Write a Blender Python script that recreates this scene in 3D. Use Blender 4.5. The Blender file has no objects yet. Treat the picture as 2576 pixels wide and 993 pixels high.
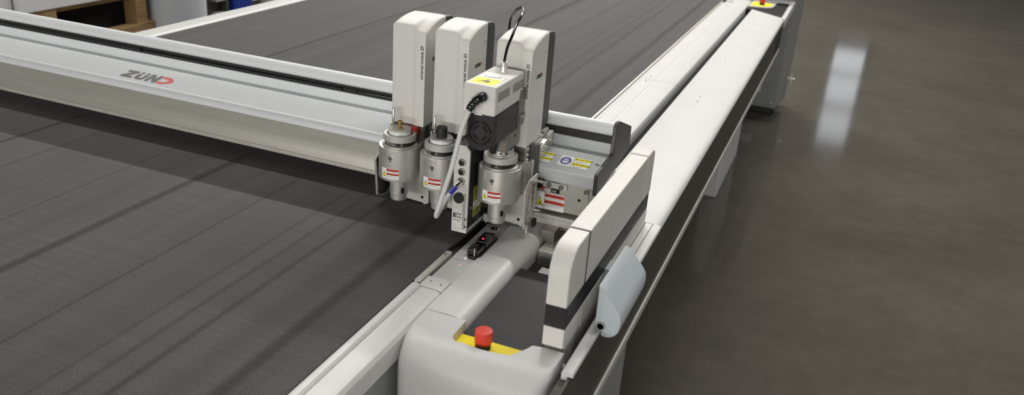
import bpy, bmesh, math, random
from mathutils import Vector, Matrix
random.seed(7)
sc = bpy.context.scene
COL = sc.collection
TABLE_H = 0.75          # belt surface above the floor; shapes below are measured from the belt surface
PI = math.pi

# ------------------------------------------------------------------ materials
def material(name, color, rough=0.5, metal=0.0, noise=0.0, nscale=40.0, bump=0.0, bscale=300.0, stretch=None,
             rough_var=0.0, emit=0.0, trans=0.0, coat=0.0, spec=0.5, ior=1.45):
    m = bpy.data.materials.new(name)
    m.use_nodes = True
    nt = m.node_tree
    b = nt.nodes['Principled BSDF']
    b.inputs['Base Color'].default_value = (*color, 1)
    b.inputs['Roughness'].default_value = rough
    b.inputs['Metallic'].default_value = metal
    b.inputs['IOR'].default_value = ior
    b.inputs['Specular IOR Level'].default_value = spec
    if trans: b.inputs['Transmission Weight'].default_value = trans
    if coat: b.inputs['Coat Weight'].default_value = coat
    if emit:
        b.inputs['Emission Color'].default_value = (*color, 1)
        b.inputs['Emission Strength'].default_value = emit
    if noise or bump or rough_var:
        tc = nt.nodes.new('ShaderNodeTexCoord')
        src = tc.outputs['Object']
        if stretch:
            mp = nt.nodes.new('ShaderNodeMapping')
            mp.inputs['Scale'].default_value = stretch
            nt.links.new(src, mp.inputs['Vector']); src = mp.outputs['Vector']
        n = nt.nodes.new('ShaderNodeTexNoise')
        n.inputs['Scale'].default_value = nscale
        n.inputs['Detail'].default_value = 6
        nt.links.new(src, n.inputs['Vector'])
        if noise:
            r = nt.nodes.new('ShaderNodeValToRGB')
            lo = [max(0, c * (1 - noise)) for c in color]; hi = [min(1, c * (1 + noise)) for c in color]
            r.color_ramp.elements[0].position = 0.3; r.color_ramp.elements[1].position = 0.7
            r.color_ramp.elements[0].color = (*lo, 1); r.color_ramp.elements[1].color = (*hi, 1)
            nt.links.new(n.outputs['Fac'], r.inputs['Fac'])
            nt.links.new(r.outputs['Color'], b.inputs['Base Color'])
        if rough_var:
            mr = nt.nodes.new('ShaderNodeMapRange')
            mr.inputs['To Min'].default_value = max(0.02, rough - rough_var)
            mr.inputs['To Max'].default_value = min(1, rough + rough_var)
            nt.links.new(n.outputs['Fac'], mr.inputs['Value'])
            nt.links.new(mr.outputs['Result'], b.inputs['Roughness'])
        if bump:
            n2 = nt.nodes.new('ShaderNodeTexNoise')
            n2.inputs['Scale'].default_value = bscale
            nt.links.new(src, n2.inputs['Vector'])
            bp = nt.nodes.new('ShaderNodeBump')
            bp.inputs['Strength'].default_value = bump
            bp.inputs['Distance'].default_value = 0.001
            nt.links.new(n2.outputs['Fac'], bp.inputs['Height'])
            nt.links.new(bp.outputs['Normal'], b.inputs['Normal'])
    return m

M = {}
M['white'] = material('white_paint', (.655, .655, .64), .42, noise=.03, nscale=9, bump=.05, bscale=900)
M['beam_white'] = material('beam_white_paint', (.74, .765, .78), .40, noise=.02, nscale=9, bump=.05, bscale=900)
M['cover'] = material('module_cover_paint', (.70, .69, .655), .45, noise=.03, nscale=14, bump=.08, bscale=1200)
M['alu'] = material('beam_aluminium', (.42, .41, .37), .40, .35, noise=.05, nscale=30, stretch=(.2, 4, 4), bump=.05, bscale=700)
M['bright_alu'] = material('bright_aluminium', (.78, .76, .70), .33, .6, noise=.04, nscale=40)
M['steel'] = material('anodised_steel', (.64, .63, .595), .36, .7, noise=.05, nscale=60, rough_var=.06, bump=.05, bscale=1500)
M['dark_steel'] = material('brushed_dark_steel', (.27, .255, .225), .36, .8, noise=.12, nscale=50, stretch=(4, 4, .3))
M['plate_grey'] = material('grey_plate', (.52, .515, .485), .48, .3, noise=.04, nscale=30)
M['chrome'] = material('chrome', (.78, .77, .74), .14, 1.0, noise=.03, nscale=20)
M['gun'] = material('gunmetal_plate', (.052, .049, .043), .42, .35, noise=.08, nscale=400, bump=.1, bscale=1500)
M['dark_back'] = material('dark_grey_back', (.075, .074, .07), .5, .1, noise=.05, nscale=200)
M['band'] = material('dark_band_paint', (.060, .057, .046), .5, .1, noise=.08, nscale=30)
M['black'] = material('black_plastic', (.014, .014, .015), .42, noise=.1, nscale=60)
M['gloss_black'] = material('gloss_black', (.008, .008, .009), .16, noise=.1, nscale=60, coat=.5)
M['rubber'] = material('black_rubber', (.022, .022, .022), .62, noise=.25, nscale=14, bump=.3, bscale=600)
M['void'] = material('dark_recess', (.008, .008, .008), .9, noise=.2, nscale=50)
M['red'] = material('red_plastic', (.72, .055, .035), .4, noise=.06, nscale=20)
M['yellow'] = material('yellow_plate', (1.0, .80, .0), .5, noise=.03, nscale=20)
M['brass'] = material('brass', (.62, .44, .14), .28, .9, noise=.08, nscale=40)
M['cap_beige'] = material('beige_cap', (.55, .52, .46), .5, noise=.03, nscale=40)
M['cable_grey'] = material('grey_cable', (.72, .72, .70), .38, noise=.04, nscale=50)
M['blue'] = material('blue_plastic', (.05, .045, .52), .4, noise=.05, nscale=30)
M['bin_blue'] = material('blue_bin', (.015, .045, .32), .45, noise=.06, nscale=8)
M['glass'] = material('clear_acrylic', (.86, .88, .86), .05, trans=.92, ior=1.12, noise=.01, nscale=3)
M['smoked'] = material('dark_acrylic', (.01, .01, .01), .12, noise=.05, nscale=3)
M['paper'] = material('white_label', (.88, .88, .86), .55, noise=.01, nscale=30)
M['ink'] = material('black_ink', (.015, .015, .015), .6, noise=.05, nscale=30)
M['lineink'] = material('grey_print', (.38, .38, .38), .6, noise=.05, nscale=30)
M['lred'] = material('label_red', (.60, .055, .03), .55, noise=.04, nscale=30)
M['lyel'] = material('label_yellow', (.95, .87, .012), .55, noise=.03, nscale=30)
M['lolive'] = material('label_olive', (.36, .36, .07), .55, noise=.04, nscale=30)
M['lblue'] = material('label_blue', (.07, .07, .32), .55, noise=.04, nscale=30)
M['logo_grey'] = material('logo_grey', (.21, .20, .18), .5, noise=.03, nscale=30)
M['logo_red'] = material('logo_red', (.85, .17, .16), .5, noise=.03, nscale=30)
M['logo_dark_red'] = material('logo_dark_red', (.30, .045, .04), .5, noise=.03, nscale=30)
M['text_grey'] = material('pale_grey_print', (.16, .17, .15), .5, noise=.03, nscale=30)
M['wood'] = material('pallet_wood', (.33, .215, .10), .75, noise=.35, nscale=12, stretch=(8, .6, 8), bump=.3, bscale=80)
M['wood_dark'] = material('weathered_wood', (.085, .068, .048), .8, noise=.3, nscale=12, stretch=(8, .6, 8), bump=.3, bscale=80)
M['foam'] = material('white_board', (.66, .66, .66), .6, noise=.05, nscale=3)
M['column'] = material('white_roll_film', (.55, .57, .61), .5, noise=.04, nscale=2)
M['pale_green'] = material('pale_board', (.62, .66, .60), .6, noise=.04, nscale=4)
M['rack'] = material('grey_rack_paint', (.10, .10, .095), .5, noise=.1, nscale=10)
M['brush'] = material('brush_bristle', (.018, .018, .02), .7, noise=.2, nscale=90)
M['led'] = material('red_lamp', (1, .02, .06), .3, emit=4.0, noise=.01, nscale=3)
M['pane'] = material('daylight_pane', (.88, .93, 1.0), .3, emit=1.25, noise=.02, nscale=1)
M['wall'] = material('warehouse_wall_paint', (.40, .38, .34), .8, noise=.06, nscale=2)
M['leg_grey'] = material('leg_paint', (.30, .31, .30), .45, noise=.04, nscale=9)
M['hood'] = material('hood_shaded_grey', (.50, .525, .525), .45, noise=.02, nscale=9, bump=.05, bscale=900)  # beam white greyed down, standing for the modules' shade on this end
M['hump'] = material('blue_white_plastic', (.53, .585, .615), .5, noise=.02, nscale=9)
M['scale'] = material('pale_scale_marks', (.55, .52, .44), .5, noise=.03, nscale=9)

def belt_material():
    m = bpy.data.materials.new('felt_belt'); m.use_nodes = True
    nt = m.node_tree; N = nt.nodes; L = nt.links
    b = N['Principled BSDF']
    b.inputs['Roughness'].default_value = .82
    b.inputs['Specular IOR Level'].default_value = .35
    b.inputs['Sheen Weight'].default_value = .12
    b.inputs['Sheen Roughness'].default_value = .5
    tc = N.new('ShaderNodeTexCoord')
    sep = N.new('ShaderNodeSeparateXYZ'); L.new(tc.outputs['Object'], sep.inputs[0])
    # fine felt fibre speckle
    n1 = N.new('ShaderNodeTexNoise'); n1.inputs['Scale'].default_value = 640; n1.inputs['Detail'].default_value = 3
    L.new(tc.outputs['Object'], n1.inputs['Vector'])
    r1 = N.new('ShaderNodeValToRGB')
    r1.color_ramp.elements[0].position = .40; r1.color_ramp.elements[0].color = (.017, .0163, .016, 1)
    r1.color_ramp.elements[1].position = .64; r1.color_ramp.elements[1].color = (.120, .114, .111, 1)
    L.new(n1.outputs['Fac'], r1.inputs['Fac'])
    # long wear bands along the running direction
    mp = N.new('ShaderNodeMapping'); mp.inputs['Scale'].default_value = (14, .35, 1)
    L.new(tc.outputs['Object'], mp.inputs['Vector'])
    n2 = N.new('ShaderNodeTexNoise'); n2.inputs['Scale'].default_value = 1.0; n2.inputs['Detail'].default_value = 5
    L.new(mp.outputs['Vector'], n2.inputs['Vector'])
    r2 = N.new('ShaderNodeMapRange'); r2.inputs['From Min'].default_value = .3; r2.inputs['From Max'].default_value = .7
    r2.inputs['To Min'].default_value = .80; r2.inputs['To Max'].default_value = 1.16
    L.new(n2.outputs['Fac'], r2.inputs['Value'])
    # across weave
    mp3 = N.new('ShaderNodeMapping'); mp3.inputs['Scale'].default_value = (3, 120, 1)
    L.new(tc.outputs['Object'], mp3.inputs['Vector'])
    n3 = N.new('ShaderNodeTexNoise'); n3.inputs['Scale'].default_value = 1.0; n3.inputs['Detail'].default_value = 3
    L.new(mp3.outputs['Vector'], n3.inputs['Vector'])
    r3 = N.new('ShaderNodeMapRange'); r3.inputs['From Min'].default_value = .3; r3.inputs['From Max'].default_value = .7
    r3.inputs['To Min'].default_value = .88; r3.inputs['To Max'].default_value = 1.1
    L.new(n3.outputs['Fac'], r3.inputs['Value'])
    def mul(a, c):
        q = N.new('ShaderNodeMath'); q.operation = 'MULTIPLY'; L.new(a, q.inputs[0]); L.new(c, q.inputs[1]); return q.outputs[0]
    fac = mul(r2.outputs[0], r3.outputs[0])
    # worn cutting lines running the length of the belt (true stains with a fixed place on it)
    wob = N.new('ShaderNodeTexNoise'); wob.inputs['Scale'].default_value = 1.3
    L.new(tc.outputs['Object'], wob.inputs['Vector'])
    wa = N.new('ShaderNodeMath'); wa.operation = 'MULTIPLY_ADD'; wa.inputs[1].default_value = .012
    L.new(wob.outputs['Fac'], wa.inputs[0]); L.new(sep.outputs['X'], wa.inputs[2])
    for x, w, d in ((-2.012, .015, .22), (-1.418, .020, .28), (-.797, .024, .36), (-.86, .05, .86), (-1.865, .006, .50), (-1.72, .005, .78), (-1.61, .006, .52),
                    (-1.204, .007, .52), (-1.052, .008, .64), (-1.0, .010, .60), (-.945, .011, .48), (-1.31, .02, .92), (-1.52, .004, .82), (-2.2, .006, .8)):
        sx = N.new('ShaderNodeMath'); sx.operation = 'SUBTRACT'; L.new(wa.outputs[0], sx.inputs[0]); sx.inputs[1].default_value = x + 1.5 + .006
        ab = N.new('ShaderNodeMath'); ab.operation = 'ABSOLUTE'; L.new(sx.outputs[0], ab.inputs[0])
        mr = N.new('ShaderNodeMapRange'); mr.interpolation_type = 'SMOOTHSTEP'
        mr.inputs['From Min'].default_value = w * .1; mr.inputs['From Max'].default_value = w
        mr.inputs['To Min'].default_value = d; mr.inputs['To Max'].default_value = 1
        L.new(ab.outputs[0], mr.inputs['Value'])
        fac = mul(fac, mr.outputs[0])
    vm = N.new('ShaderNodeVectorMath'); vm.operation = 'SCALE'
    L.new(r1.outputs['Color'], vm.inputs[0]); L.new(fac, vm.inputs['Scale'])
    L.new(vm.outputs[0], b.inputs['Base Color'])
    bp = N.new('ShaderNodeBump'); bp.inputs['Strength'].default_value = .25; bp.inputs['Distance'].default_value = .001
    L.new(n1.outputs['Fac'], bp.inputs['Height']); L.new(bp.outputs['Normal'], b.inputs['Normal'])
    return m
M['belt'] = belt_material()

def floor_material():
    m = bpy.data.materials.new('polished_concrete'); m.use_nodes = True
    nt = m.node_tree; N = nt.nodes; L = nt.links
    b = N['Principled BSDF']
    tc = N.new('ShaderNodeTexCoord')
    n1 = N.new('ShaderNodeTexNoise'); n1.inputs['Scale'].default_value = 1.1; n1.inputs['Detail'].default_value = 8; n1.inputs['Roughness'].default_value = .6
    L.new(tc.outputs['Object'], n1.inputs['Vector'])
    r = N.new('ShaderNodeValToRGB')
    r.color_ramp.elements[0].position = .3; r.color_ramp.elements[0].color = (.074, .069, .057, 1)
    r.color_ramp.elements[1].position = .72; r.color_ramp.elements[1].color = (.118, .107, .087, 1)
    L.new(n1.outputs['Fac'], r.inputs['Fac'])
    n2 = N.new('ShaderNodeTexNoise'); n2.inputs['Scale'].default_value = 14; n2.inputs['Detail'].default_value = 6
    L.new(tc.outputs['Object'], n2.inputs['Vector'])
    mr0 = N.new('ShaderNodeMapRange'); mr0.inputs['To Min'].default_value = .8; mr0.inputs['To Max'].default_value = 1.2
    L.new(n2.outputs['Fac'], mr0.inputs['Value'])
    vm = N.new('ShaderNodeVectorMath'); vm.operation = 'SCALE'
    L.new(r.outputs['Color'], vm.inputs[0]); L.new(mr0.outputs[0], vm.inputs['Scale'])
    L.new(vm.outputs[0], b.inputs['Base Color'])
    mr = N.new('ShaderNodeMapRange'); mr.inputs['To Min'].default_value = .07; mr.inputs['To Max'].default_value = .13
    L.new(n1.outputs['Fac'], mr.inputs['Value']); L.new(mr.outputs[0], b.inputs['Roughness'])
    return m
M['floor'] = floor_material()

# ------------------------------------------------------------------ mesh builder
AX = {'x': 0, 'y': 1, 'z': 2}
class MB:
    def __init__(s):
        s.bm = bmesh.new(); s.mats = []
    def mi(s, mat):
        if mat not in s.mats: s.mats.append(mat)
        return s.mats.index(mat)
    def face(s, vs, mat, smooth=False):
        try:
            f = s.bm.faces.new(vs)
        except ValueError:
            return None
        f.material_index = s.mi(mat); f.smooth = smooth
        return f
    def box(s, x0, x1, y0, y1, z0, z1, mat):
        return s.prism([(x0, y0), (x1, y0), (x1, y1), (x0, y1)], 'z', z0, z1, mat)
    def prism(s, pts, axis, a, b, mat, smooth=False):
        def mk(p, h):
            if axis == 'x': return (h, p[0], p[1])
            if axis == 'y': return (p[0], h, p[1])
            return (p[0], p[1], h)
        A = [s.bm.verts.new(mk(p, a)) for p in pts]; B = [s.bm.verts.new(mk(p, b)) for p in pts]
        n = len(pts)
        fs = [s.face(A[::-1], mat), s.face(B, mat)]
        for i in range(n):
            fs.append(s.face([A[i], A[(i + 1) % n], B[(i + 1) % n], B[i]], mat, smooth))
        return fs
    def ring_prism(s, outer, inner, axis, a, b, mat):
        def mk(p, h):
            if axis == 'x': return (h, p[0], p[1])
            if axis == 'y': return (p[0], h, p[1])
            return (p[0], p[1], h)
        n = len(outer)
        V = [[s.bm.verts.new(mk(p, h)) for p in ps] for ps in (outer, inner) for h in (a, b)]
        oa, ob, ia, ib = V
        for i in range(n):
            j = (i + 1) % n
            s.face([oa[i], oa[j], ob[j], ob[i]], mat); s.face([ia[i], ib[i], ib[j], ia[j]], mat)
            s.face([oa[i], ia[i], ia[j], oa[j]], mat); s.face([ob[i], ob[j], ib[j], ib[i]], mat)
    def lathe(s, prof, c, axis, mat, seg=40, mats=None):
        """prof: list of (radius, height along the axis) from c; ends are closed. Sharp profile steps stay sharp."""
        c = Vector(c); k = AX[axis]
        e = [Vector((0, 0, 0)) for _ in range(3)]
        for i in range(3): e[i][i] = 1
        u, v, w = e[(k + 1) % 3], e[(k + 2) % 3], e[k]
        rings = []
        for r, h in prof:
            if r < 1e-6: rings.append([s.bm.verts.new(c + w * h)])
            else: rings.append([s.bm.verts.new(c + w * h + u * (r * math.cos(2 * PI * i / seg)) + v * (r * math.sin(2 * PI * i / seg))) for i in range(seg)])
        for q in range(len(rings) - 1):
            A, B = rings[q], rings[q + 1]; mm = mats[q] if mats else mat
            for i in range(seg):
                j = (i + 1) % seg
                if len(A) == 1 and len(B) == 1: continue
                if len(A) == 1: s.face([A[0], B[j], B[i]], mm, True)
                elif len(B) == 1: s.face([A[i], A[j], B[0]], mm, True)
                else: s.face([A[i], A[j], B[j], B[i]], mm, True)
        if len(rings[0]) > 1: s.face(rings[0][::-1], mats[0] if mats else mat)
        if len(rings[-1]) > 1: s.face(rings[-1], mats[-1] if mats else mat)
    def cyl(s, c, r, h0, h1, axis, mat, seg=32):
        s.lathe([(r, h0), (r, h1)], c, axis, mat, seg)
    def tube(s, pts, r, mat, seg=16, sub=6, ring=0.0, cap=True):
        P = [Vector(p) for p in pts]
        if sub > 1:
            Q = []
            n = len(P)
            for i in range(n - 1):
                p0, p1, p2, p3 = P[max(0, i - 1)], P[i], P[i + 1], P[min(n - 1, i + 2)]
                for t in range(sub):
                    t = t / sub
                    Q.append(.5 * ((2 * p1) + (p2 - p0) * t + (2 * p0 - 5 * p1 + 4 * p2 - p3) * t * t + (3 * p1 - p0 - 3 * p2 + p3) * t ** 3))
            Q.append(P[-1]); P = Q
        rs = r if isinstance(r, list) else None
        rings = []; up = None
        for i, p in enumerate(P):
            t = (P[min(i + 1, len(P) - 1)] - P[max(i - 1, 0)]).normalized()
            if up is None:
                up = Vector((0, 0, 1)) if abs(t.z) < .9 else Vector((1, 0, 0))
            a = t.cross(up).normalized(); bb = a.cross(t).normalized(); up = bb
            rr = rs[min(int(i / max(1, len(P) - 1) * (len(rs) - 1) + .5), len(rs) - 1)] if rs else r
            if ring: rr = rr + ring * (1 if (i // 2) % 2 else -1)
            rings.append([s.bm.verts.new(p + a * (rr * math.cos(2 * PI * k / seg)) + bb * (rr * math.sin(2 * PI * k / seg))) for k in range(seg)])
        for A, B in zip(rings, rings[1:]):
            for i in range(seg):
                s.face([A[i], A[(i + 1) % seg], B[(i + 1) % seg], B[i]], mat, True)
        if cap:
            s.face(rings[0][::-1], mat); s.face(rings[-1], mat)
    def poly(s, o, u, v, pts, mat, th=0.0003):
        """a thin plate with outline pts in the plane (o,u,v), standing th proud along u x v"""
        o, u, v = Vector(o), Vector(u), Vector(v); n = u.cross(v).normalized() * th
        A = [s.bm.verts.new(o + u * p[0] + v * p[1]) for p in pts]
        B = [s.bm.verts.new(o + u * p[0] + v * p[1] + n) for p in pts]
        s.face(A[::-1], mat); s.face(B, mat)
        k = len(pts)
        for i in range(k): s.face([A[i], A[(i + 1) % k], B[(i + 1) % k], B[i]], mat)
    def rect(s, o, u, v, x0, x1, y0, y1, mat, th=0.0003):
        s.poly(o, u, v, [(x0, y0), (x1, y0), (x1, y1), (x0, y1)], mat, th)
    def text(s, txt, o, u, v, size, mat, align='LEFT', th=0.0003, bold=0.0, squeeze=1.0, spacing=1.0):
        cu = bpy.data.curves.new('t', 'FONT'); cu.body = txt; cu.size = size; cu.align_x = align; cu.align_y = 'CENTER'
        cu.fill_mode = 'FRONT'; cu.offset = bold; cu.space_character = spacing; cu.resolution_u = 3
        ob = bpy.data.objects.new('t', cu); COL.objects.link(ob)
        dg = bpy.context.evaluated_depsgraph_get(); dg.update()
        me = bpy.data.meshes.new_from_object(ob.evaluated_get(dg))
        o, u, v = Vector(o), Vector(u), Vector(v); n = u.cross(v).normalized() * th
        vs = [s.bm.verts.new(o + u * (q.co.x * squeeze) + v * q.co.y + n) for q in me.vertices]
        for p in me.polygons: s.face([vs[i] for i in p.vertices], mat)
        bpy.data.objects.remove(ob); bpy.data.curves.remove(cu); bpy.data.meshes.remove(me)
    def screw(s, p, axis, sign, r, mat, h=.0016):
        """a round socket-head screw standing on a face"""
        p = Vector(p); d = sign
        s.lathe([(r, 0), (r, d * h * .7), (r * .8, d * h), (r * .5, d * h), (r * .45, d * h * .4), (0, d * h * .4)], p, axis, mat, 14)

OFF = {}
def obj(name, mb, parent=None, bevel=0.0, segs=2, smooth_angle=35, shift=True):
    bm = mb.bm
    bmesh.ops.recalc_face_normals(bm, faces=bm.faces)
    if parent is None:
        xs = [v.co for v in bm.verts]
        base = Vector(((min(q.x for q in xs) + max(q.x for q in xs)) / 2, (min(q.y for q in xs) + max(q.y for q in xs)) / 2, min(q.z for q in xs)))
    else:
        base = OFF[parent.name]
    bmesh.ops.translate(bm, verts=bm.verts, vec=-base)
    me = bpy.data.meshes.new(name)
    for e in bm.edges:
        if len(e.link_faces) == 2:
            e.smooth = e.calc_face_angle(0) < math.radians(smooth_angle)
    if bevel:
        for f in bm.faces: f.smooth = True
    bm.to_mesh(me); bm.free()
    for m in mb.mats: me.materials.append(M[m])
    o = bpy.data.objects.new(name, me); COL.objects.link(o)
    if parent is None:
        o.location = base + Vector((0, 0, TABLE_H))
    else:
        o.parent = parent
    OFF[o.name] = base
    if bevel:
        bv = o.modifiers.new('edge', 'BEVEL'); bv.width = bevel; bv.segments = segs; bv.limit_method = 'ANGLE'
        bv.angle_limit = math.radians(32); bv.harden_normals = True; bv.use_clamp_overlap = True
    return o
def part(name, parent, mb, bevel=0.0, segs=2, label=None, **k):
    o = obj(name, mb, parent, bevel, segs, **k)
    if label: o['label'] = label
    return o
def thing(name, label, cat, loc, group=None):
    o = bpy.data.objects.new(name, None); COL.objects.link(o)
    o.empty_display_size = .05
    o.location = Vector(loc) + Vector((0, 0, TABLE_H)); OFF[o.name] = Vector(loc)
    o['label'] = label; o['category'] = cat
    if group: o['group'] = group
    return o
def tag(o, label, cat, group=None):
    o['label'] = label; o['category'] = cat
    if group: o['group'] = group
    return o
def structure(o):
    o['kind'] = 'structure'; return o
def box(*a): b = MB(); b.box(*a); return b
def prism(*a, **k): b = MB(); b.prism(*a, **k); return b
def arc(cx, cy, r, a0, a1, n=8):
    return [(cx + r * math.cos(math.radians(a0 + (a1 - a0) * i / n)), cy + r * math.sin(math.radians(a0 + (a1 - a0) * i / n))) for i in range(n + 1)]

X, Y, Z = Vector((1, 0, 0)), Vector((0, 1, 0)), Vector((0, 0, 1))

def logo(b, o, u, v, h, ink, red, w=1.0, th=.0003):
    """wordmark: Z, U with two dots, N and an arrow-shaped D; h = letter height"""
    o, u, v = Vector(o), Vector(u) * h * w, Vector(v) * h
    P = lambda pts, m: b.poly(o, u, v, pts, m, th)
    P([(0, 0), (1, 0), (1, .25), (.5, .25), (1.02, .76), (1.02, 1), (.06, 1), (.06, .75), (.55, .75), (0, .24)], ink)
    a = 1.16
    P([(a, .74), (a, .3), (a + .08, .1), (a + .25, 0), (a + .65, 0), (a + .82, .1), (a + .9, .3), (a + .9, .74), (a + .6, .74), (a + .6, .34), (a + .53, .25), (a + .37, .25), (a + .3, .34), (a + .3, .74)], ink)
    P([(a + .06, .84), (a + .34, .84), (a + .34, 1), (a + .06, 1)], ink)
    P([(a + .56, .84), (a + .84, .84), (a + .84, 1), (a + .56, 1)], ink)
    a = 2.2
    P([(a, 0), (a + .3, 0), (a + .3, .52), (a + .66, 0), (a + .97, 0), (a + .97, 1), (a + .67, 1), (a + .67, .48), (a + .31, 1), (a, 1)], ink)
    a = 3.26
    P([(a, 0), (a + .55, 0), (a + 1.1, .36), (a + 1.1, .66), (a + .62, 1), (a, 1), (a, .74), (a + .5, .74), (a + .64, .62), (a + .64, .4), (a + .5, .26), (a, .26)], red)

def warning_label(b, o, u, v, w, h, curve=None):
    """white sticker: yellow triangle on the left, two red headed text blocks on the right"""
    R = lambda *a: b.rect(o, u, v, *a)
    R(-.0004, w + .0004, -.0004, h + .0004, 'ink', .00012); R(0, w, 0, h, 'paper', .00025)
    t0 = w * .33
    b.poly(o, u, v, [(w * .04, h * .18), (w * .29, h * .18), (w * .165, h * .72)], 'ink', .0004)
    b.poly(o, u, v, [(w * .065, h * .215), (w * .265, h * .215), (w * .165, h * .65)], 'lyel', .0006)
    b.poly(o, u, v, [(w * .14, h * .26), (w * .215, h * .26), (w * .20, h * .38), (w * .15, h * .42)], 'ink', .0008)
    R(t0 - w * .012, t0, 0, h, 'ink', .0004)
    for y0 in (.74, .36):
        R(t0, w * .99, h * y0, h * (y0 + .2), 'lred', .0004)
        b.text('WARNING', Vector(o) + Vector(u) * (t0 + w * .14) + Vector(v) * (h * (y0 + .1)), u, v, h * .15, 'ink', th=.0006)
        b.poly(o, u, v, [(t0 + w * .03, h * (y0 + .03)), (t0 + w * .11, h * (y0 + .03)), (t0 + w * .07, h * (y0 + .17))], 'ink', .0006)
        for k in range(2):
            yy = y0 - .075 - k * (.075 if h > .03 else .1)
            R(t0 + w * .03, w * (.95 - .12 * (k % 2)), h * yy, h * (yy + .028), 'lineink', .0004)

# ================================================================== SETTING
fl = structure(obj('floor', box(-14, 9, -4, 14, -TABLE_H - .1, -TABLE_H, 'floor')))
wb = MB(); wb.box(-14, 9, 14.0, 14.15, -TABLE_H, 4.5, 'wall')
structure(obj('wall_back', wb))
wl = MB(); wl.box(-14.15, -14, -4, 14, -TABLE_H, 4.5, 'wall')
structure(obj('wall_left', wl))
# glazed door light in the far wall; its panes mirror in the polished floor
wn = thing('window_1', 'tall daylit window in the far wall', 'window', (.2, 13.97, .1)); del wn['category']; structure(wn)
b = MB()
for z0, z1 in ((.30, .36), (.70, .78), (1.22, 1.34), (1.85, 1.92)): b.box(-.06, .46, 13.93, 14.0, z0, z1, 'leg_grey')
for x0 in (-.06, .42): b.box(x0, x0 + .04, 13.93, 14.0, .30, 1.92, 'leg_grey')
part('window_frame', wn, b, .004)
for z0, z1 in ((.36, .70), (.78, 1.22), (1.34, 1.85)):
    part('pane', wn, box(-.02, .42, 13.96, 13.99, z0, z1, 'pane'))

# ================================================================== CUTTING TABLE
T = thing('cutting_table', 'long flatbed cutting table with dark grey felt belt and white side covers', 'cutting table', (-1.5, 3.2, -TABLE_H))
b = MB(); b.prism([(.45, -.01), (.47, 0), (5.85, 0), (5.87, -.01), (5.87, -.05), (.45, -.05)], 'x', -2.54, -.702, 'belt')
part('conveyor_belt', T, b, label='dark grey felt conveyor belt with worn lines')
b = MB(); b.box(-2.60, -.646, .62, 5.80, -.30, -.052, 'leg_grey'); b.box(-.646, -.36, 1.95, 5.80, -.30, -.09, 'leg_grey')
part('table_bed', T, b, .01)
# left edge rail
b = MB(); b.prism([(-2.655, -.14), (-2.655, -.012), (-2.645, .002), (-2.60, .006), (-2.552, .006), (-2.544, -.002), (-2.544, -.048), (-2.602, -.048), (-2.602, -.14)], 'y', .45, 5.9, 'white')
part('left_edge_rail', T, b, .003)
# right edge beside belt, near part
b = MB(); b.prism([(-.701, -.04), (-.701, -.004), (-.697, .003), (-.690, .0055), (-.683, .004), (-.6785, -.001), (-.6785, -.04)], 'y', .45, 1.343, 'white', smooth=True)
part('edge_bead', T, b, .001)
b = MB(); b.prism([(-.6775, -.05), (-.6775, -.001), (-.645, -.001), (-.634, -.004), (-.6285, -.012), (-.6275, -.05)], 'y', .45, 1.342, 'white', smooth=True)
part('edge_strip', T, b, .001)
b = MB(); b.prism([(-.6445, -.42), (-.6445, -.052), (-.634, -.052), (-.634, -.42)], 'y', .45, 1.30, 'leg_grey')
part('inner_side_panel', T, b, .002)
b = MB(); b.box(-.684, -.630, 1.344, 1.388, -.020, .0005, 'white')
pl_ = part('joint_plate', T, b, .002)
for (x, y) in ((-.668, 1.368), (-.643, 1.363)):
    b = MB(); b.lathe([(.0022, 0), (.0022, .0006), (.001, .0006), (0, .0002)], (x, y, .0005), 'z', 'dark_steel', 12); part('screw', pl_, b)
b = MB(); b.prism([(-.7005, 1.357), (-.6985, 1.353), (-.689, 1.353), (-.6865, 1.357), (-.6865, 1.507), (-.7005, 1.507)], 'z', -.012, .001, 'bright_alu')
cl_ = part('clamp_strip', T, b, .001)
b = MB(); b.lathe([(.0026, 0), (.0026, .0007), (.0012, .0007), (0, .0001)], (-.6935, 1.487, .001), 'z', 'dark_steel', 12); part('screw', cl_, b)
# recessed channel beside the belt that carries the tool sensor
b = MB(); b.box(-.682, -.6305, 1.390, 1.94, -.03, -.0055, 'white')
part('recess_plate', T, b, .001)
b = MB(); b.box(-.7005, -.6835, 1.51, 1.94, -.03, -.010, 'black'); b.box(-.7005, -.6835, 1.357, 1.94, -.04, -.013, 'black')
part('gap_strip', T, b)
b = MB(); b.prism([(-.6285, -.05), (-.6285, -.001), (-.574, 0), (-.564, -.0012), (-.555, -.005), (-.548, -.012), (-.544, -.022), (-.543, -.034), (-.543, -.10), (-.56, -.10), (-.56, -.05)], 'y', 1.269, 1.944, 'white', smooth=True)
part('inner_cover', T, b, .0008, label='white inner cover strip next to black tray')
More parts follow.
